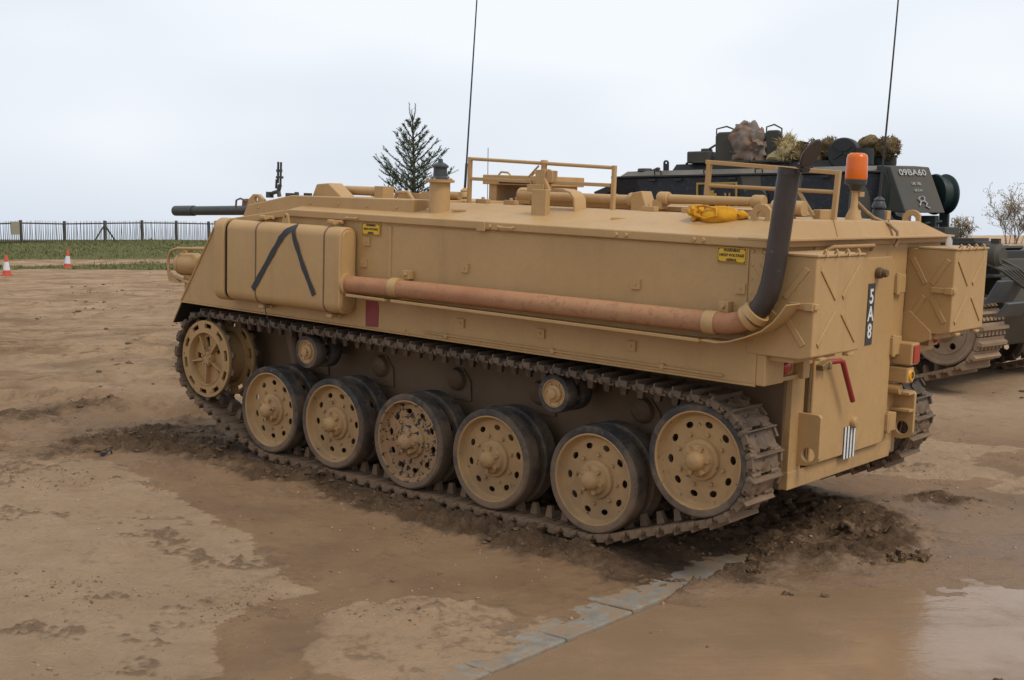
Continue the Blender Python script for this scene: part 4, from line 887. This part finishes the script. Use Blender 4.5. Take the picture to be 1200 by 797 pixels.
# looped wire ropes hung over the rear corner
for k in range(6):
    o_ = k * .045
    MB().tube([(.50 - o_, 1.62 - o_, 1.60), (.15 - o_, 1.66 - o_ * .8, 1.63), (-.10 - o_ * .5, 1.50 - o_, 1.50), (-.24 - o_ * .4, 1.22 - o_, 1.30 - .01 * k), (-.26, .98 - o_, 1.22 - .012 * k), (-.18, .80 - o_, 1.27)], .019, 8).build('wire_rope', M['gun'] if k % 2 else O_, tk, 50)
# running gear
def tank_wheel(r, holes, mat, nm):
    w = MB(); w.plate(circ(r * .86, 36), [circ(r * .10, 20, r * .5 * math.cos(a), r * .5 * math.sin(a)) for a in np.linspace(0, 2 * math.pi, holes, endpoint=False)], 'y', -.03, -.05)
    w.lathe([(r * .82, -.2), (r, -.2), (r, -.01), (r * .95, 0), (r * .88, -.012), (r * .85, -.035)], n=40); w.lathe([(r * .30, -.035), (r * .27, .03), (r * .2, .06), (0, .065)], n=24)
    w.lathe([(r * .70, -.032), (r * .68, -.02), (r * .64, -.02), (r * .62, -.032)], n=32); return w.mesh(nm, mat, 35)
sw = tank_wheel(.40, 6, TM_, 'drive_sprocket'); rwm = tank_wheel(.40, 5, TM_, 'road_wheel')
tl = MB(); tl.box((0, 0, -.03), (.13, .60, .035)); tl.add([(-.03, -.31, -.04), (.03, -.31, -.04), (.03, .31, -.04), (-.03, .31, -.04), (-.018, -.30, -.105), (.018, -.30, -.105), (.018, .30, -.105), (-.018, .30, -.105)], [(0, 1, 2, 3), (7, 6, 5, 4), (0, 4, 5, 1), (1, 5, 6, 2), (2, 6, 7, 3), (3, 7, 4, 0)])
for q in range(7): tl.box((.058, -.27 + .09 * q, -.035), (.05, .05, .045))
tl.add([(-.03, -.03, 0), (.03, -.03, 0), (.03, .03, 0), (-.03, .03, 0), (-.015, -.02, .09), (.015, -.02, .09), (.015, .02, .09), (-.015, .02, .09)], [(3, 2, 1, 0), (4, 5, 6, 7), (0, 1, 5, 4), (1, 2, 6, 5), (2, 3, 7, 6), (3, 0, 4, 7)])
tlm = tl.mesh('track_link', TM_, 30)
tcirc = [(.50, .78, .42), (6.55, .74, .38)] + [(1.42 + .84 * k, .52, .41) for k in range(6)]
for s in (1, -1):
    R = Matrix.Identity(3) if s > 0 else rotm('Z', math.pi)
    link('drive_sprocket', sw, tk, (.50, 1.66 * s, .78), R); link('idler_wheel', rwm, tk, (6.55, 1.66 * s, .74), R)
    for k in range(6): link('road_wheel', rwm, tk, (1.42 + .84 * k, 1.66 * s, .52), R)
    for c, a, pitch in place_links(tcirc, 96, start=.2): link('track_link', tlm, tk, (c[0], 1.40 * s, c[1]), rotm('Y', -a))
# turret
TUL = Matrix.Translation((4.2, .2, 0)) @ Matrix.Rotation(math.radians(18), 4, 'Z')
def tpart(mb): mb.v = [tuple(TUL @ Vector(p)) for p in mb.v]; return mb
def loft(bot, top, z0, z1):
    n = len(bot); m = MB(); m.add([(x, y, z0) for x, y in bot] + [(x, y, z1) for x, y in top], [tuple(range(n))[::-1], tuple(range(n, 2 * n))] + [(i, (i + 1) % n, n + (i + 1) % n, n + i) for i in range(n)]); return m
bot = [(1.9, .55), (1.2, 1.02), (-1.7, 1.02), (-1.9, .8), (-1.9, -.8), (-1.7, -1.02), (1.2, -1.02), (1.9, -.55)]
top = [(1.95, .92), (1.55, 1.0), (-1.8, 1.0), (-1.95, .9), (-1.95, -.9), (-1.8, -1.0), (1.55, -1.0), (1.95, -.92)]
tur = tpart(loft(bot, top, 1.62, 2.70)).build('turret', M['camo'], tk, 0, .02)
rim = [(x * 1.02, y * 1.03) for x, y in top]
tpart(loft(rim, rim, 2.70, 2.725)).build('roof_edge', D, tur, 0, .004)
inn = [(x * .93, y * .82) for x, y in top]
tpart(loft([(x * .97, y * .93) for x, y in top], inn, 2.725, 2.80)).build('roof_plate', paint('dusty_roof_paint', (.17, .15, .125), (.10, .09, .075), rough=.8), tur, 0, .006)
tpart(loft([(1.2, .55), (-1.6, .62), (-1.6, -.62), (1.2, -.55)], [(1.15, .5), (-1.55, .58), (-1.55, -.58), (1.15, -.5)], 2.80, 2.90)).build('roof_plate', D, tur, 0, .008)
tpart(MB().tube([(1.9, 0, 2.3), (6.8, 0, 2.36)], [.12, .085], 20)).build('main_gun', D, tur, 40)
# rods and bins on the turret front
tpart(MB().box((2.12, .72, 2.52), (.34, .34, .10), rotm('Y', .35)).box((2.25, .70, 2.33), (.5, .4, .05), rotm('Y', .55))).build('smoke_rack', D, tur, 0, .01)
for k in range(4): tpart(MB().tube([(2.02, .62 + .08 * k, 2.62 - .10 * k), (2.45, .66 + .08 * k, 2.44 - .10 * k)], .022, 8)).build('smoke_tube', D, tur)
# yellow painted frame on the side wall
yf = MB(); yy = 1.03
for (x0, x1, z0, z1) in ((.62, .02, 2.585, 2.61), (.62, .595, 2.16, 2.585), (.045, .02, 2.16, 2.585)): yf.span((x0, yy, z0), (x1, yy + .012, z1))
for q in (.12, .18, .32): yf.span((q, yy, 2.16), (q + .022, yy + .012, 2.46))
yf.span((.34, yy, 2.30), (.47, yy + .010, 2.46)); yf.span((.36, yy, 2.46), (.45, yy + .010, 2.50))
tpart(yf).build('yellow_marking', plain('faded_yellow_stencil', (.40, .25, .045), .7, var=.3), tur, 0)
# wall fittings
tpart(MB().lathe([(0, .07), (.15, .07), (.17, .05), (.17, 0)], (-.25, 1.02, 2.38), 'y', 20)).build('side_hatch', D, tur, 40)
for x in (1.3, .9, .1, -.6, -1.2): tpart(MB().box((x, 1.02, 2.66), (.10, .05, .03))).build('wall_hook', D, tur, 0)
for x in (1.3, .55, -.2, -.9): tpart(MB().tube([(x, .93, 2.74), (x, .95, 2.79), (x - .10, .95, 2.79), (x - .10, .93, 2.74)], .012, 6)).build('grab_loop', D, tur)
tpart(MB().lathe([(0, 2.83), (.10, 2.84), (.11, 2.80), (.04, 2.78), (.03, 2.73)], (1.55, .72, 0), 'z', 16).box((1.42, .72, 2.80), (.20, .10, .03), rotm('Y', .4))).build('sight_head', O_, tur, 40)
lg = MB(); lg.plate([(1.30, 2.80), (1.30, 2.92)] + [(1.26 + .04 * math.cos(a), 2.92 + .04 * math.sin(a)) for a in np.linspace(0, math.pi, 7)] + [(1.22, 2.80)], [circ(.017, 10, 1.26, 2.92)], 'y', .60, .63); tpart(lg).build('lifting_lug', D, tur, 0)
tpart(MB().box((.78, .45, 2.99), (.34, .30, .17)).box((.70, .45, 3.09), (.12, .2, .05)).box((.55, .45, 2.97), (.06, .14, .10))).build('sight_box', O_, tur, 0, .02)
for (x, dz, w) in ((.40, 0, .30), (-.30, .02, .22)):
    hp = MB(); hp.prism([(x - w / 2, 2.90), (x + w / 2, 2.90), (x + w / 2, 3.28), (x + w * .36, 3.34), (x - w * .36, 3.34), (x - w / 2, 3.28)], 'y', .42, .52)
    tpart(hp).build('hatch_lid', O_, tur, 0, .02)
    tpart(MB().tube([(x + w / 2, .46, 3.24), (x + w / 2, .46, 3.39), (x, .46, 3.42), (x - w / 2, .46, 3.36), (x - w / 2, .46, 3.22)], .012, 6)).build('lid_rail', O_, tur, 50)
    tpart(MB().tube([(x + w / 2 + .45, .5, 2.90), (x + w / 2, .5, 3.16)], .016, 6)).build('lid_stay', O_, tur)
tpart(MB().tube([(.85, .62, 2.92), (-.6, .62, 2.90)], .016, 6).tube([(-.15, .58, 2.92), (.30, .6, 3.05)], .014, 6)).build('roof_rail', O_, tur)
tpart(MB().lathe([(.0, 2.80), (.22, 2.80), (.24, 2.86), (.24, 2.96), (.20, 2.99), (0, 3.0)], (-1.62, -.1, 0), 'z', 24)).build('cupola', D, tur, 40)
tpart(MB().lathe([(0, .09), (.20, .09), (.215, .07), (.215, -.07), (.20, -.09), (0, -.09)], (-1.32, .55, 2.98), 'y', 28).box((-1.32, .645, 3.0), (.30, .02, .03), rotm('Y', .6)).box((-1.32, .645, 3.0), (.30, .02, .03), rotm('Y', -.6))).build('cable_drum', D, tur, 30)
tpart(MB().tube([(-1.60, .62, 2.82), (-1.60, .62, 3.04)], .13, 18)).build('vent_drum', D, tur, 40)
# filter box with registration on the turret rear, wheel-like reel beside it
nb2 = MB(); nb2.prism([(-1.96, 2.20), (-1.96, 2.80), (-2.26, 2.77), (-2.62, 2.17)], 'y', .38, .98); NBR = Matrix.Translation((-2.05, .75, 0)) @ Matrix.Rotation(math.radians(-42), 4, 'Z') @ Matrix.Translation((2.05, -.75, 0)); nb2.v = [tuple(NBR @ Vector(p)) for p in nb2.v]; nbo = tpart(nb2).build('filter_box', O_, tur, 0, .015)
fx = Vector((-2.26, 0, 2.77)) - Vector((-2.62, 0, 2.17)); up = fx.normalized(); nrm = Vector((-up.z, 0, up.x))
Rb = Matrix(((0, up.x, nrm.x), (-1, up.y, nrm.y), (0, up.z, nrm.z)))
def on_box(s, t, off=.008): p = Vector((-2.62, .68, 2.17)) + up * t + Vector((0, -1, 0)) * s + nrm * off; return p
for tx, sz, t, sx in (('09BA60', .128, .60, 1.0), ('UK 105', .055, .43, .8), ('63 2 61', .05, .33, .8)):
    R3 = (TUL @ NBR).to_3x3() @ Rb; text_obj('lettering', tx, sz, M['white_faded'], nbo, TUL @ NBR @ on_box(0, t, .016), R3, sx, .0015)
rat = MB()
for pth in ([(-.06, .10), (-.02, .16), (.03, .17), (.05, .22), (.02, .24)], [(.03, .17), (.06, .13), (.03, .09), (.08, .06)], [(-.02, .16), (-.05, .20), (-.01, .23)]):
    rat.tube([on_box(a, b, .015) for a, b in pth], .010, 6)
rat.v = [tuple(NBR @ Vector(p)) for p in rat.v]; tpart(rat).build('emblem', M['white_faded'], nbo, 0)
tpart(MB().lathe([(0, -.13), (.20, -.13), (.26, -.11), (.27, -.08), (.22, -.05), (.22, .05), (.27, .08), (.26, .11), (.10, .12), (.08, .16), (0, .17)], (0, 0, 0), 'x', 32).turn(Matrix.Translation((-2.55, .38, 2.42)) @ Matrix.Rotation(math.radians(50), 4, 'Z'))).build('cable_reel', M['sheave'], tur, 35)
tpart(MB().tube([(-1.98, 1.0, 2.72), (-2.05, 1.05, 2.55), (-2.02, 1.04, 2.30), (-2.12, 1.0, 2.12), (-2.35, .8, 2.02), (-2.6, .5, 2.06)], .028, 8)).build('hose', M['sheave'], tur, 50)
tpart(MB().box((-2.45, .55, 2.02), (.22, .22, .24)).box((-2.6, .3, 2.1), (.12, .1, .3))).build('filter_bracket', D, tur, 0, .01)
TUW = TKM @ TUL
def resting(nm, label, cat, mb, mat, loc, sm=60):
    o = mb.build(nm, mat, None, sm); o.matrix_world = TUW @ Matrix.Translation(loc); return tag(o, label, cat)
tp_ = MB(); tp_.blob((0, 0, .2), (.22, .18, .27), 21, .30, 4, None, 3.4); tp_.blob((-.16, .02, .16), (.16, .16, .22), 22, .30, 4, None, 3.8); tp_.blob((.06, -.02, .38), (.12, .10, .10), 23, .4, 4, None, 3.6)
tp_.v = [(a, b_, c_ * 1.15) for a, b_, c_ in tp_.v]
resting('tarpaulin', 'crumpled rust and grey tarpaulin bundled between the raised turret hatch lids', 'tarpaulin', tp_, M['canvas_rust'], (.10, .45, 2.90))
def shaggy(mb, c, rad, n, seed, L=.055):
    n *= 3
    rs = random.Random(seed)
    for _ in range(n):
        v = Vector((rs.gauss(0, 1), rs.gauss(0, 1), rs.gauss(0, 1))).normalized(); p = Vector((c[0] + v.x * rad[0], c[1] + v.y * rad[1], c[2] + v.z * rad[2])); d = (v + Vector((rs.gauss(0, .6), rs.gauss(0, .6), rs.gauss(-.2, .6)))).normalized() * L * rs.uniform(.4, 1.2); s = d.cross(Vector((rs.random(), rs.random(), rs.random()))).normalized() * rs.uniform(.007, .016)
        mb.add([p - s, p + s, p + d], [(0, 1, 2)])
    return mb
nt_ = MB()
for k in range(4): c = (.30 - .22 * k, .05 * (k % 2), .12 + .03 * (k % 3)); nt_.blob(c, (.18, .20, .15), 40 + k, .35, 3); shaggy(nt_, c, (.18, .2, .16), 150, 60 + k)
resting('camouflage_net', 'rolled brown camouflage net lying on the dark tank turret roof', 'net', nt_, M['net'], (-.95, .35, 2.88))
nt_ = MB()
for k in range(2): c = (-.10 - .24 * k, 0, .14); nt_.blob(c, (.16, .18, .14), 50 + k, .35, 3); shaggy(nt_, c, (.16, .18, .15), 120, 70 + k)
resting('camouflage_net', 'small camouflage net bundle behind the turret cable drum', 'net', nt_, M['net'], (-1.45, .1, 2.93))
hs = MB(); hs.blob((0, 0, .16), (.12, .14, .20), 31, .3, 3); shaggy(hs, (0, 0, .16), (.13, .15, .2), 140, 33, .12); hs.blob((.12, .05, .06), (.16, .12, .08), 32, .3, 2)
resting('hessian_bundle', 'pale straw-coloured hessian bundle beside the grey turret hatch lid', 'bundle', hs, M['straw'], (-.50, .48, 2.90))

# ------------------------------------------------------------------ fence on the bank
M['wood'] = paint('weathered_wood', (.075, .068, .058), (.11, .098, .08), rough=.85, spec=.2)
FA = np.array([-28.1, 72.0]); FD = np.array([5.7, 12.0]) / 13.28; SPAN = 3.32
fz = lambda d: gz(*(FA + FD * d)) - .03
fo = empty('picket_fence', 'weathered wooden picket fence running along the top of the grass bank', 'fence', loc=(FA[0], FA[1], fz(0)))
fang = math.atan2(FD[1], FD[0])
def fl(d, z, off=0): q = FD * d; return (q[0] - FD[1] * off, q[1] + FD[0] * off, z - fo.location.z)
pm = MB().box((0, 0, .0), (.13, .13, 1.42)).mesh('post', M['wood'], 0)
for k in range(-4, 8):
    d = k * SPAN; o = link('post', pm, fo); o.location = fl(d, fz(d) + .66); o.rotation_euler = (random.uniform(-.02, .02), random.uniform(-.02, .02), fang)
pl_ = [MB().tube([(0, 0, 0), (random.uniform(-.02, .02), random.uniform(-.02, .02), .6), (random.uniform(-.03, .03), 0, 1.27 + random.uniform(-.04, .06))], [.022, .02, .010], 5).mesh('pale', M['wood'], 0) for _ in range(6)]
k = 0; d = -4 * SPAN
while d < 7 * SPAN:
    if abs((d / SPAN) - round(d / SPAN)) * SPAN > .1:
        o = link('pale', random.choice(pl_), fo); o.location = fl(d, fz(d) + .03, -.05); o.rotation_euler = (random.gauss(0, .022), random.gauss(0, .022), random.random() * 6)
    d += random.uniform(.125, .145)
for k in range(-4, 7):
    a, b = fl(k * SPAN, fz(k * SPAN) + 1.20), fl((k + 1) * SPAN, fz((k + 1) * SPAN) + 1.20)
    MB().tube([a, b], .04, 4).build('rail', M['wood'], fo, 0)
    if k < 1: MB().tube([(a[0], a[1], a[2] - 1.05), (b[0], b[1], b[2] - 1.05)], .038, 4).build('rail', M['wood'], fo, 0)
for s in (-1, 1):
    d = 2 * SPAN; a = fl(d, fz(d) + 1.1); b = fl(d + s * 1.0, fz(d) + .0); MB().tube([a, b], .055, 6).build('brace', M['wood'], fo, 0)
nbd = MB(); c = fl(-.55, fz(-.5) + .92, -.14); nbd.box(c, (.62, .03, .74), rotm('Z', fang)); nbd.build('notice_board', plain('faded_board', (.30, .27, .19), .7), fo, 0)

# ------------------------------------------------------------------ traffic cones
M['cone_red'] = plain('faded_cone_red', (.52, .07, .03), .55, var=.2); M['cone_white'] = plain('reflective_sleeve', (.62, .64, .66), .45, var=.2)
def cone(x, y, label, sc=1.0, tilt=0):
    e = empty('traffic_cone', label, 'cone', loc=(x, y, gz(x, y) - .01), group='cones along the track'); e.rotation_euler = (0, tilt, .4); e.scale = (sc,) * 3
    MB().lathe([(.153, .045), (.123, .20), (.076, .50), (.035, .74), (.025, .75), (0, .75)], (0, 0, 0), 'z', 20).build('cone_body', M['cone_red'], e, 40)
    MB().lathe([(.127, .195), (.080, .50)], (0, 0, 0), 'z', 20).build('reflective_sleeve', M['cone_white'], e, 40)
    MB().prism([(-.22, -.16), (-.16, -.22), (.16, -.22), (.22, -.16), (.22, .16), (.16, .22), (-.16, .22), (-.22, .16)], 'z', 0, .05).build('base', M['cone_red'], e, 0, .012)
cone(-18.25, 45.3, 'red and white traffic cone standing on churned earth away from the grass')
cone(-19.07, 53.8, 'red and white traffic cone standing at the foot of the grass bank', 1.06, .06)

# ------------------------------------------------------------------ trees and shrubs
M['bark'] = plain('dark_bark', (.09, .068, .05), .9, var=.4, spec=.2)
def leafmat(nm, a, b_):
    m, nt, b = new_mat(nm); n = noise(nt, pos(nt), 3.5, 3); c = mixc(nt, ramp(nt, n, .35, .65), a, b_); nt.links.new(c, b.inputs['Base Color']); b.inputs['Roughness'].default_value = .6; b.inputs['Specular IOR Level'].default_value = .2; return m
M['needle'] = leafmat('spruce_needles', (.048, .080, .046), (.085, .115, .065))
def spruce(x, y, H, label):
    rs = random.Random(5); z0 = gz(x, y) - .05; e = empty('spruce_tree', label, 'tree', loc=(x, y, z0))
    tr = MB().tube([(0, 0, 0), (.02, 0, H * .5), (-.01, .01, H * .93)], [.085, .045, .010], 8); cr = MB()
    def needles(p0, p1, dens, ln):
        a, b = Vector(p0), Vector(p1); dv = b - a; L = dv.length; t = dv.normalized(); n = max(2, int(L * dens))
        for i in range(n):
            p = a + dv * (i + rs.random()) / n; r = t.cross(Vector((rs.gauss(0, 1), rs.gauss(0, 1), rs.gauss(0, 1)))).normalized(); d = (r * .9 + t * .55).normalized() * ln * rs.uniform(.6, 1.1); s = d.cross(t).normalized() * .009
            cr.add([p - s, p + s, p + d], [(0, 1, 2)])
    def branch(p, az, el, L, r, lvl):
        P = [Vector(p)]; n = 5; cur = Vector(p); e0 = el
        for i in range(n):
            e0 = el + .45 * (i / n) ** 1.5 + rs.gauss(0, .05); az2 = az + rs.gauss(0, .08); d = Vector((math.cos(az2) * math.cos(e0), math.sin(az2) * math.cos(e0), math.sin(e0))); cur = cur + d * L / n; P.append(cur.copy())
        tr.tube([tuple(q) for q in P], [r * (1 - .75 * i / n) for i in range(n + 1)], 4, False)
        for i in range(n): needles(P[i], P[i + 1], 105 if lvl else 65, .052)
        if lvl == 0:
            for i in range(1, n + 1):
                for s in (-1, 1):
                    if rs.random() < .88:
                        branch(P[i] if i < n else P[n - 1], az + s * rs.uniform(.5, .95), el * .7 + rs.uniform(-.15, .25), L * rs.uniform(.18, .34) * (1.25 - i / n * .6), r * .45, 1)
    z = .5
    while z < H * .90:
        f = z / H; Lb = min(1.15, 2.45 * (1 - f) ** 1.15 + .08); nb = rs.choice((5, 6, 7)) if f < .75 else rs.choice((3, 4)); a0 = rs.random() * 6.28
        for k in range(nb):
            branch((0, 0, z + rs.uniform(-.05, .05)), a0 + k * 6.283 / nb + rs.gauss(0, .2), .25 + .55 * f + rs.gauss(0, .08), Lb * rs.uniform(.7, 1.12), .014, 0 if Lb > .3 else 1)
        z += rs.uniform(.14, .20)
    for az, L in ((.4, .36), (3.4, .38), (2.0, .25)):
        branch((-.01, .01, H * .90), az, 1.25, L, .012, 1)
    needles((0, 0, H * .55), (-.01, .01, H * .93), 120, .05)
    tr.build('trunk', M['bark'], e, 60); cr.build('crown', M['needle'], e, 0)
spruce(-1.95, 25.0, 4.36, 'young dark spruce tree showing above the carrier roof')
M['twig'] = plain('grey_brown_twigs', (.13, .105, .085), .9, var=.35, spec=.1); M['bud'] = plain('pale_catkins', (.34, .27, .17), .9, spec=.1)
def bare_shrub(x, y, H, W, seed, label, n0=9):
    rs = random.Random(seed); z0 = gz(x, y) - .05; e = empty('bare_shrub', label, 'shrub', loc=(x, y, z0), group='leafless shrubs on the mound'); st_ = MB(); tw = MB(); bd = MB()
    def grow(p, d, L, r, lvl):
        n = 3; P = [Vector(p)]
        for i in range(n):
            d = (d + Vector((rs.gauss(0, .16), rs.gauss(0, .16), rs.gauss(.06, .1)))).normalized(); P.append(P[-1] + d * L / n)
        (st_ if lvl < 1 else tw).tube([tuple(q) for q in P], [r * (1 - .5 * i / n) for i in range(n + 1)], 3, False)
        if lvl < 3:
            for k in range(rs.choice((3, 4, 5))):
                i = rs.choice((1, 2, 3)); dd = (d + Vector((rs.gauss(0, .55), rs.gauss(0, .55), rs.gauss(.15, .35)))).normalized(); grow(P[i], dd, L * rs.uniform(.45, .72), max(.006, r * .55), lvl + 1)
        else:
            for k in range(2):
                q = P[-1] + Vector((rs.gauss(0, .03), rs.gauss(0, .03), rs.gauss(0, .03))); s = .022; bd.add([q + Vector((s, 0, 0)), q + Vector((-s * .5, s, 0)), q + Vector((-s * .5, -s, 0)), q + Vector((0, 0, s * 2))], [(0, 1, 3), (1, 2, 3), (2, 0, 3)])
    for k in range(n0):
        a = rs.random() * 6.28; grow((rs.gauss(0, W * .12), rs.gauss(0, W * .12), 0), Vector((math.cos(a) * W / H * .6, math.sin(a) * W / H * .6, 1)).normalized(), H * rs.uniform(.45, .62), .016, 0)
    st_.build('trunk', M['twig'], e, 60); tw.build('crown', M['twig'], e, 60); bd.build('catkins', M['bud'], e, 0)
bare_shrub(18.5, 46.5, 1.75, .9, 1, 'tall leafless shrub with pale catkins on the earth mound'); bare_shrub(20.3, 47.5, 2.6, 1.0, 4, 'taller leafless shrub beyond the earth mound beside the other', 8)
bare_shrub(16.9, 47.5, 1.0, .8, 2, 'low leafless shrub seen over the dark tank engine deck')

# ------------------------------------------------------------------ mud clods, stones, grass
M['clod'] = cloth('damp_mud_clods', (.16, .103, .061), (.105, .067, .041), 9); M['stone'] = plain('pale_stones', (.36, .30, .24), .8, var=.4, scale=60)
def variants(n, sub, seed, amp):
    out = []
    for k in range(n): b = MB(); b.blob((0, 0, 0), (1, .85, .65), seed + k, amp, sub, None, 1.9); out.append((np.array(b.v), np.array(b.f)))
    return out
def scatter(name, pts, sizes, vars_, mat, sink=.25):
    H_ = fields(pts[:, 0], pts[:, 1])[0]; VV = []; FF = []; o = 0
    for i in range(len(pts)):
        v, f = vars_[i % len(vars_)]; a = RNG.random() * 6.28; c_, s_ = math.cos(a), math.sin(a); q = v * sizes[i]
        VV.append(np.stack([q[:, 0] * c_ - q[:, 1] * s_ + pts[i, 0], q[:, 0] * s_ + q[:, 1] * c_ + pts[i, 1], q[:, 2] * RNG.uniform(.6, 1.1) + H_[i] + sizes[i] * sink], 1)); FF.append(f + o); o += len(v)
    VV = np.concatenate(VV); FF = np.concatenate(FF); me = bpy.data.meshes.new(name); me.from_pydata(VV.tolist(), [], FF.tolist()); me.materials.append(mat)
    me.polygons.foreach_set('use_smooth', [True] * len(me.polygons)); ob = link(name, me); return tag(ob, kind='stuff')
def sample(n, x0, x1, y0, y1, w):
    P = np.stack([RNG.uniform(x0, x1, n), RNG.uniform(y0, y1, n)], 1); r = fields(P[:, 0], P[:, 1]); return P[w(r, P) > RNG.random(n)]
def wch(r, P):
    vx, vy = veh_xy(P[:, 0], P[:, 1]); on = (np.abs(np.abs(vy) - 1.09) < .19) & (vx > .1) & (vx < 4.8); return np.where(on, .05, np.clip(r[2] - .12, 0, 1) ** 1.2)
P = sample(30000, -5.2, 4.6, 6.2, 13, wch); S = np.clip(RNG.lognormal(math.log(.0095), .62, len(P)), .004, .040); big = S > .014
cm = scatter('churned_mud', P[big], S[big], variants(10, 2, 300, .75), M['clod'], -.1); tag(cm, 'dark crumbled mud churned up along the tracks', 'mud')
tag(scatter('mud_crumbs', P[~big], S[~big], variants(8, 1, 340, .6), M['clod'], 0), 'fine dark mud crumbs between the churned clods', 'mud')
clus = lambda r, P: .75 * sst(.10, .42, fbm(P[:, 0] * 1.6, P[:, 1] * 1.6, 5, 2, .65)) * np.where((r[5] > .5) & (r[2] < .1), .35, 1) * np.where(r[2] > .12, .1, 1) + .02
P = sample(60000, -6, 4.6, 4.8, 12, clus); S = np.clip(RNG.lognormal(math.log(.0042), .5, len(P)), .002, .018)
tag(scatter('loose_crumbs', P, S, variants(6, 1, 400, .5), cloth('dry_crumbs', (.36, .24, .15), (.14, .09, .055), 5)), 'small crumbs of earth strewn over the bare ground', 'earth')
P = sample(1400, -6, 4.6, 4.8, 13, lambda r, P: np.full(len(P), .8)); S = np.clip(RNG.lognormal(math.log(.0052), .4, len(P)), .003, .014)
tag(scatter('pebbles', P, S, variants(5, 1, 500, .3), M['stone'], .1), 'pale pebbles strewn over the bare ground', 'pebbles')
P = sample(9000, -13, 13, 12, 40, lambda r, P: .8 * sst(.05, .4, fbm(P[:, 0] * .7, P[:, 1] * .7, 5, 3, .65))); S = np.clip(RNG.lognormal(math.log(.022), .5, len(P)), .01, .09)
tag(scatter('field_clods', P, S, variants(6, 1, 560, .6), M['clod'], .1), 'scattered earth clods on the rough field behind', 'earth')
cl = [(2.42, 7.42, .075, 'large wet mud clod lying in the puddle behind the carrier'), (2.31, 7.36, .055, 'smaller mud clod touching the large clod in the puddle'), (2.12, 7.85, .05, 'lone mud clod on wet ground behind the rear door'), (1.38, 7.05, .032, 'mud clod near the end of the concrete slabs'), (1.52, 6.75, .026, 'small dark mud clod out in the brown puddle'), (1.72, 6.72, .024, 'second small dark mud clod out in the brown puddle'), (2.16, 5.42, .024, 'small mud clod at the curved ripple in the puddle'), (1.3, 7.3, .035, 'crumbly mud clod beside the last concrete slab')]
for i, (x, y, s, lb) in enumerate(cl):
    b = MB(); [b.blob((random.gauss(0, s * .5), random.gauss(0, s * .4), s * random.uniform(.0, .5)), (s * random.uniform(.3, .55),) * 3, 700 + i * 9 + q, .6, 2, None, 2.6) for q in range(9)]
    o = b.build('mud_clod', M['clod'], None, 60); o.location = (x, y, max(gz(x, y), WATER_Z - .004)); tag(o, lb, 'mud clod', 'mud clods behind the carrier')
bf = empty('broken_fitting', 'small black broken plastic fitting lying on the bare sand', 'fitting', loc=(-3.19, 9.68, gz(-3.19, 9.68)))
MB().box((0, 0, .018), (.05, .035, .03), rotm('Z', .5)).build('block', M['black_paint'], bf, 0, .004); MB().tube([(.02, 0, .03), (.05, .01, .045), (.055, .02, .01)], .008, 6).build('prong', M['black_paint'], bf)
# grass on the bank
M['blade'] = leafmat('rough_grass', (.105, .132, .045), (.19, .17, .075))
n = 90000; gx = RNG.uniform(-46, -6, n); gy = RNG.uniform(46, 84, n); r = fields(gx, gy); keep = r[4] > RNG.random(n) * .8 + .2; gx, gy, gh = gx[keep], gy[keep], r[0][keep]
n = len(gx); hh = RNG.lognormal(math.log(.06), .5, n); a = RNG.random(n) * 6.28; ww = .035
tx, ty = np.cos(a) * ww, np.sin(a) * ww; lx, ly = RNG.normal(0, .06, n), RNG.normal(0, .06, n)
VV = np.stack([np.stack([gx - tx, gy - ty, gh - .02], 1), np.stack([gx + tx, gy + ty, gh - .02], 1), np.stack([gx + lx, gy + ly, gh + hh], 1)], 1).reshape(-1, 3)
me = bpy.data.meshes.new('grass'); me.from_pydata(VV.tolist(), [], np.arange(3 * n).reshape(-1, 3).tolist()); me.materials.append(M['blade'])
tag(link('grass', me), 'short rough green grass covering the bank', 'grass', kind='stuff')
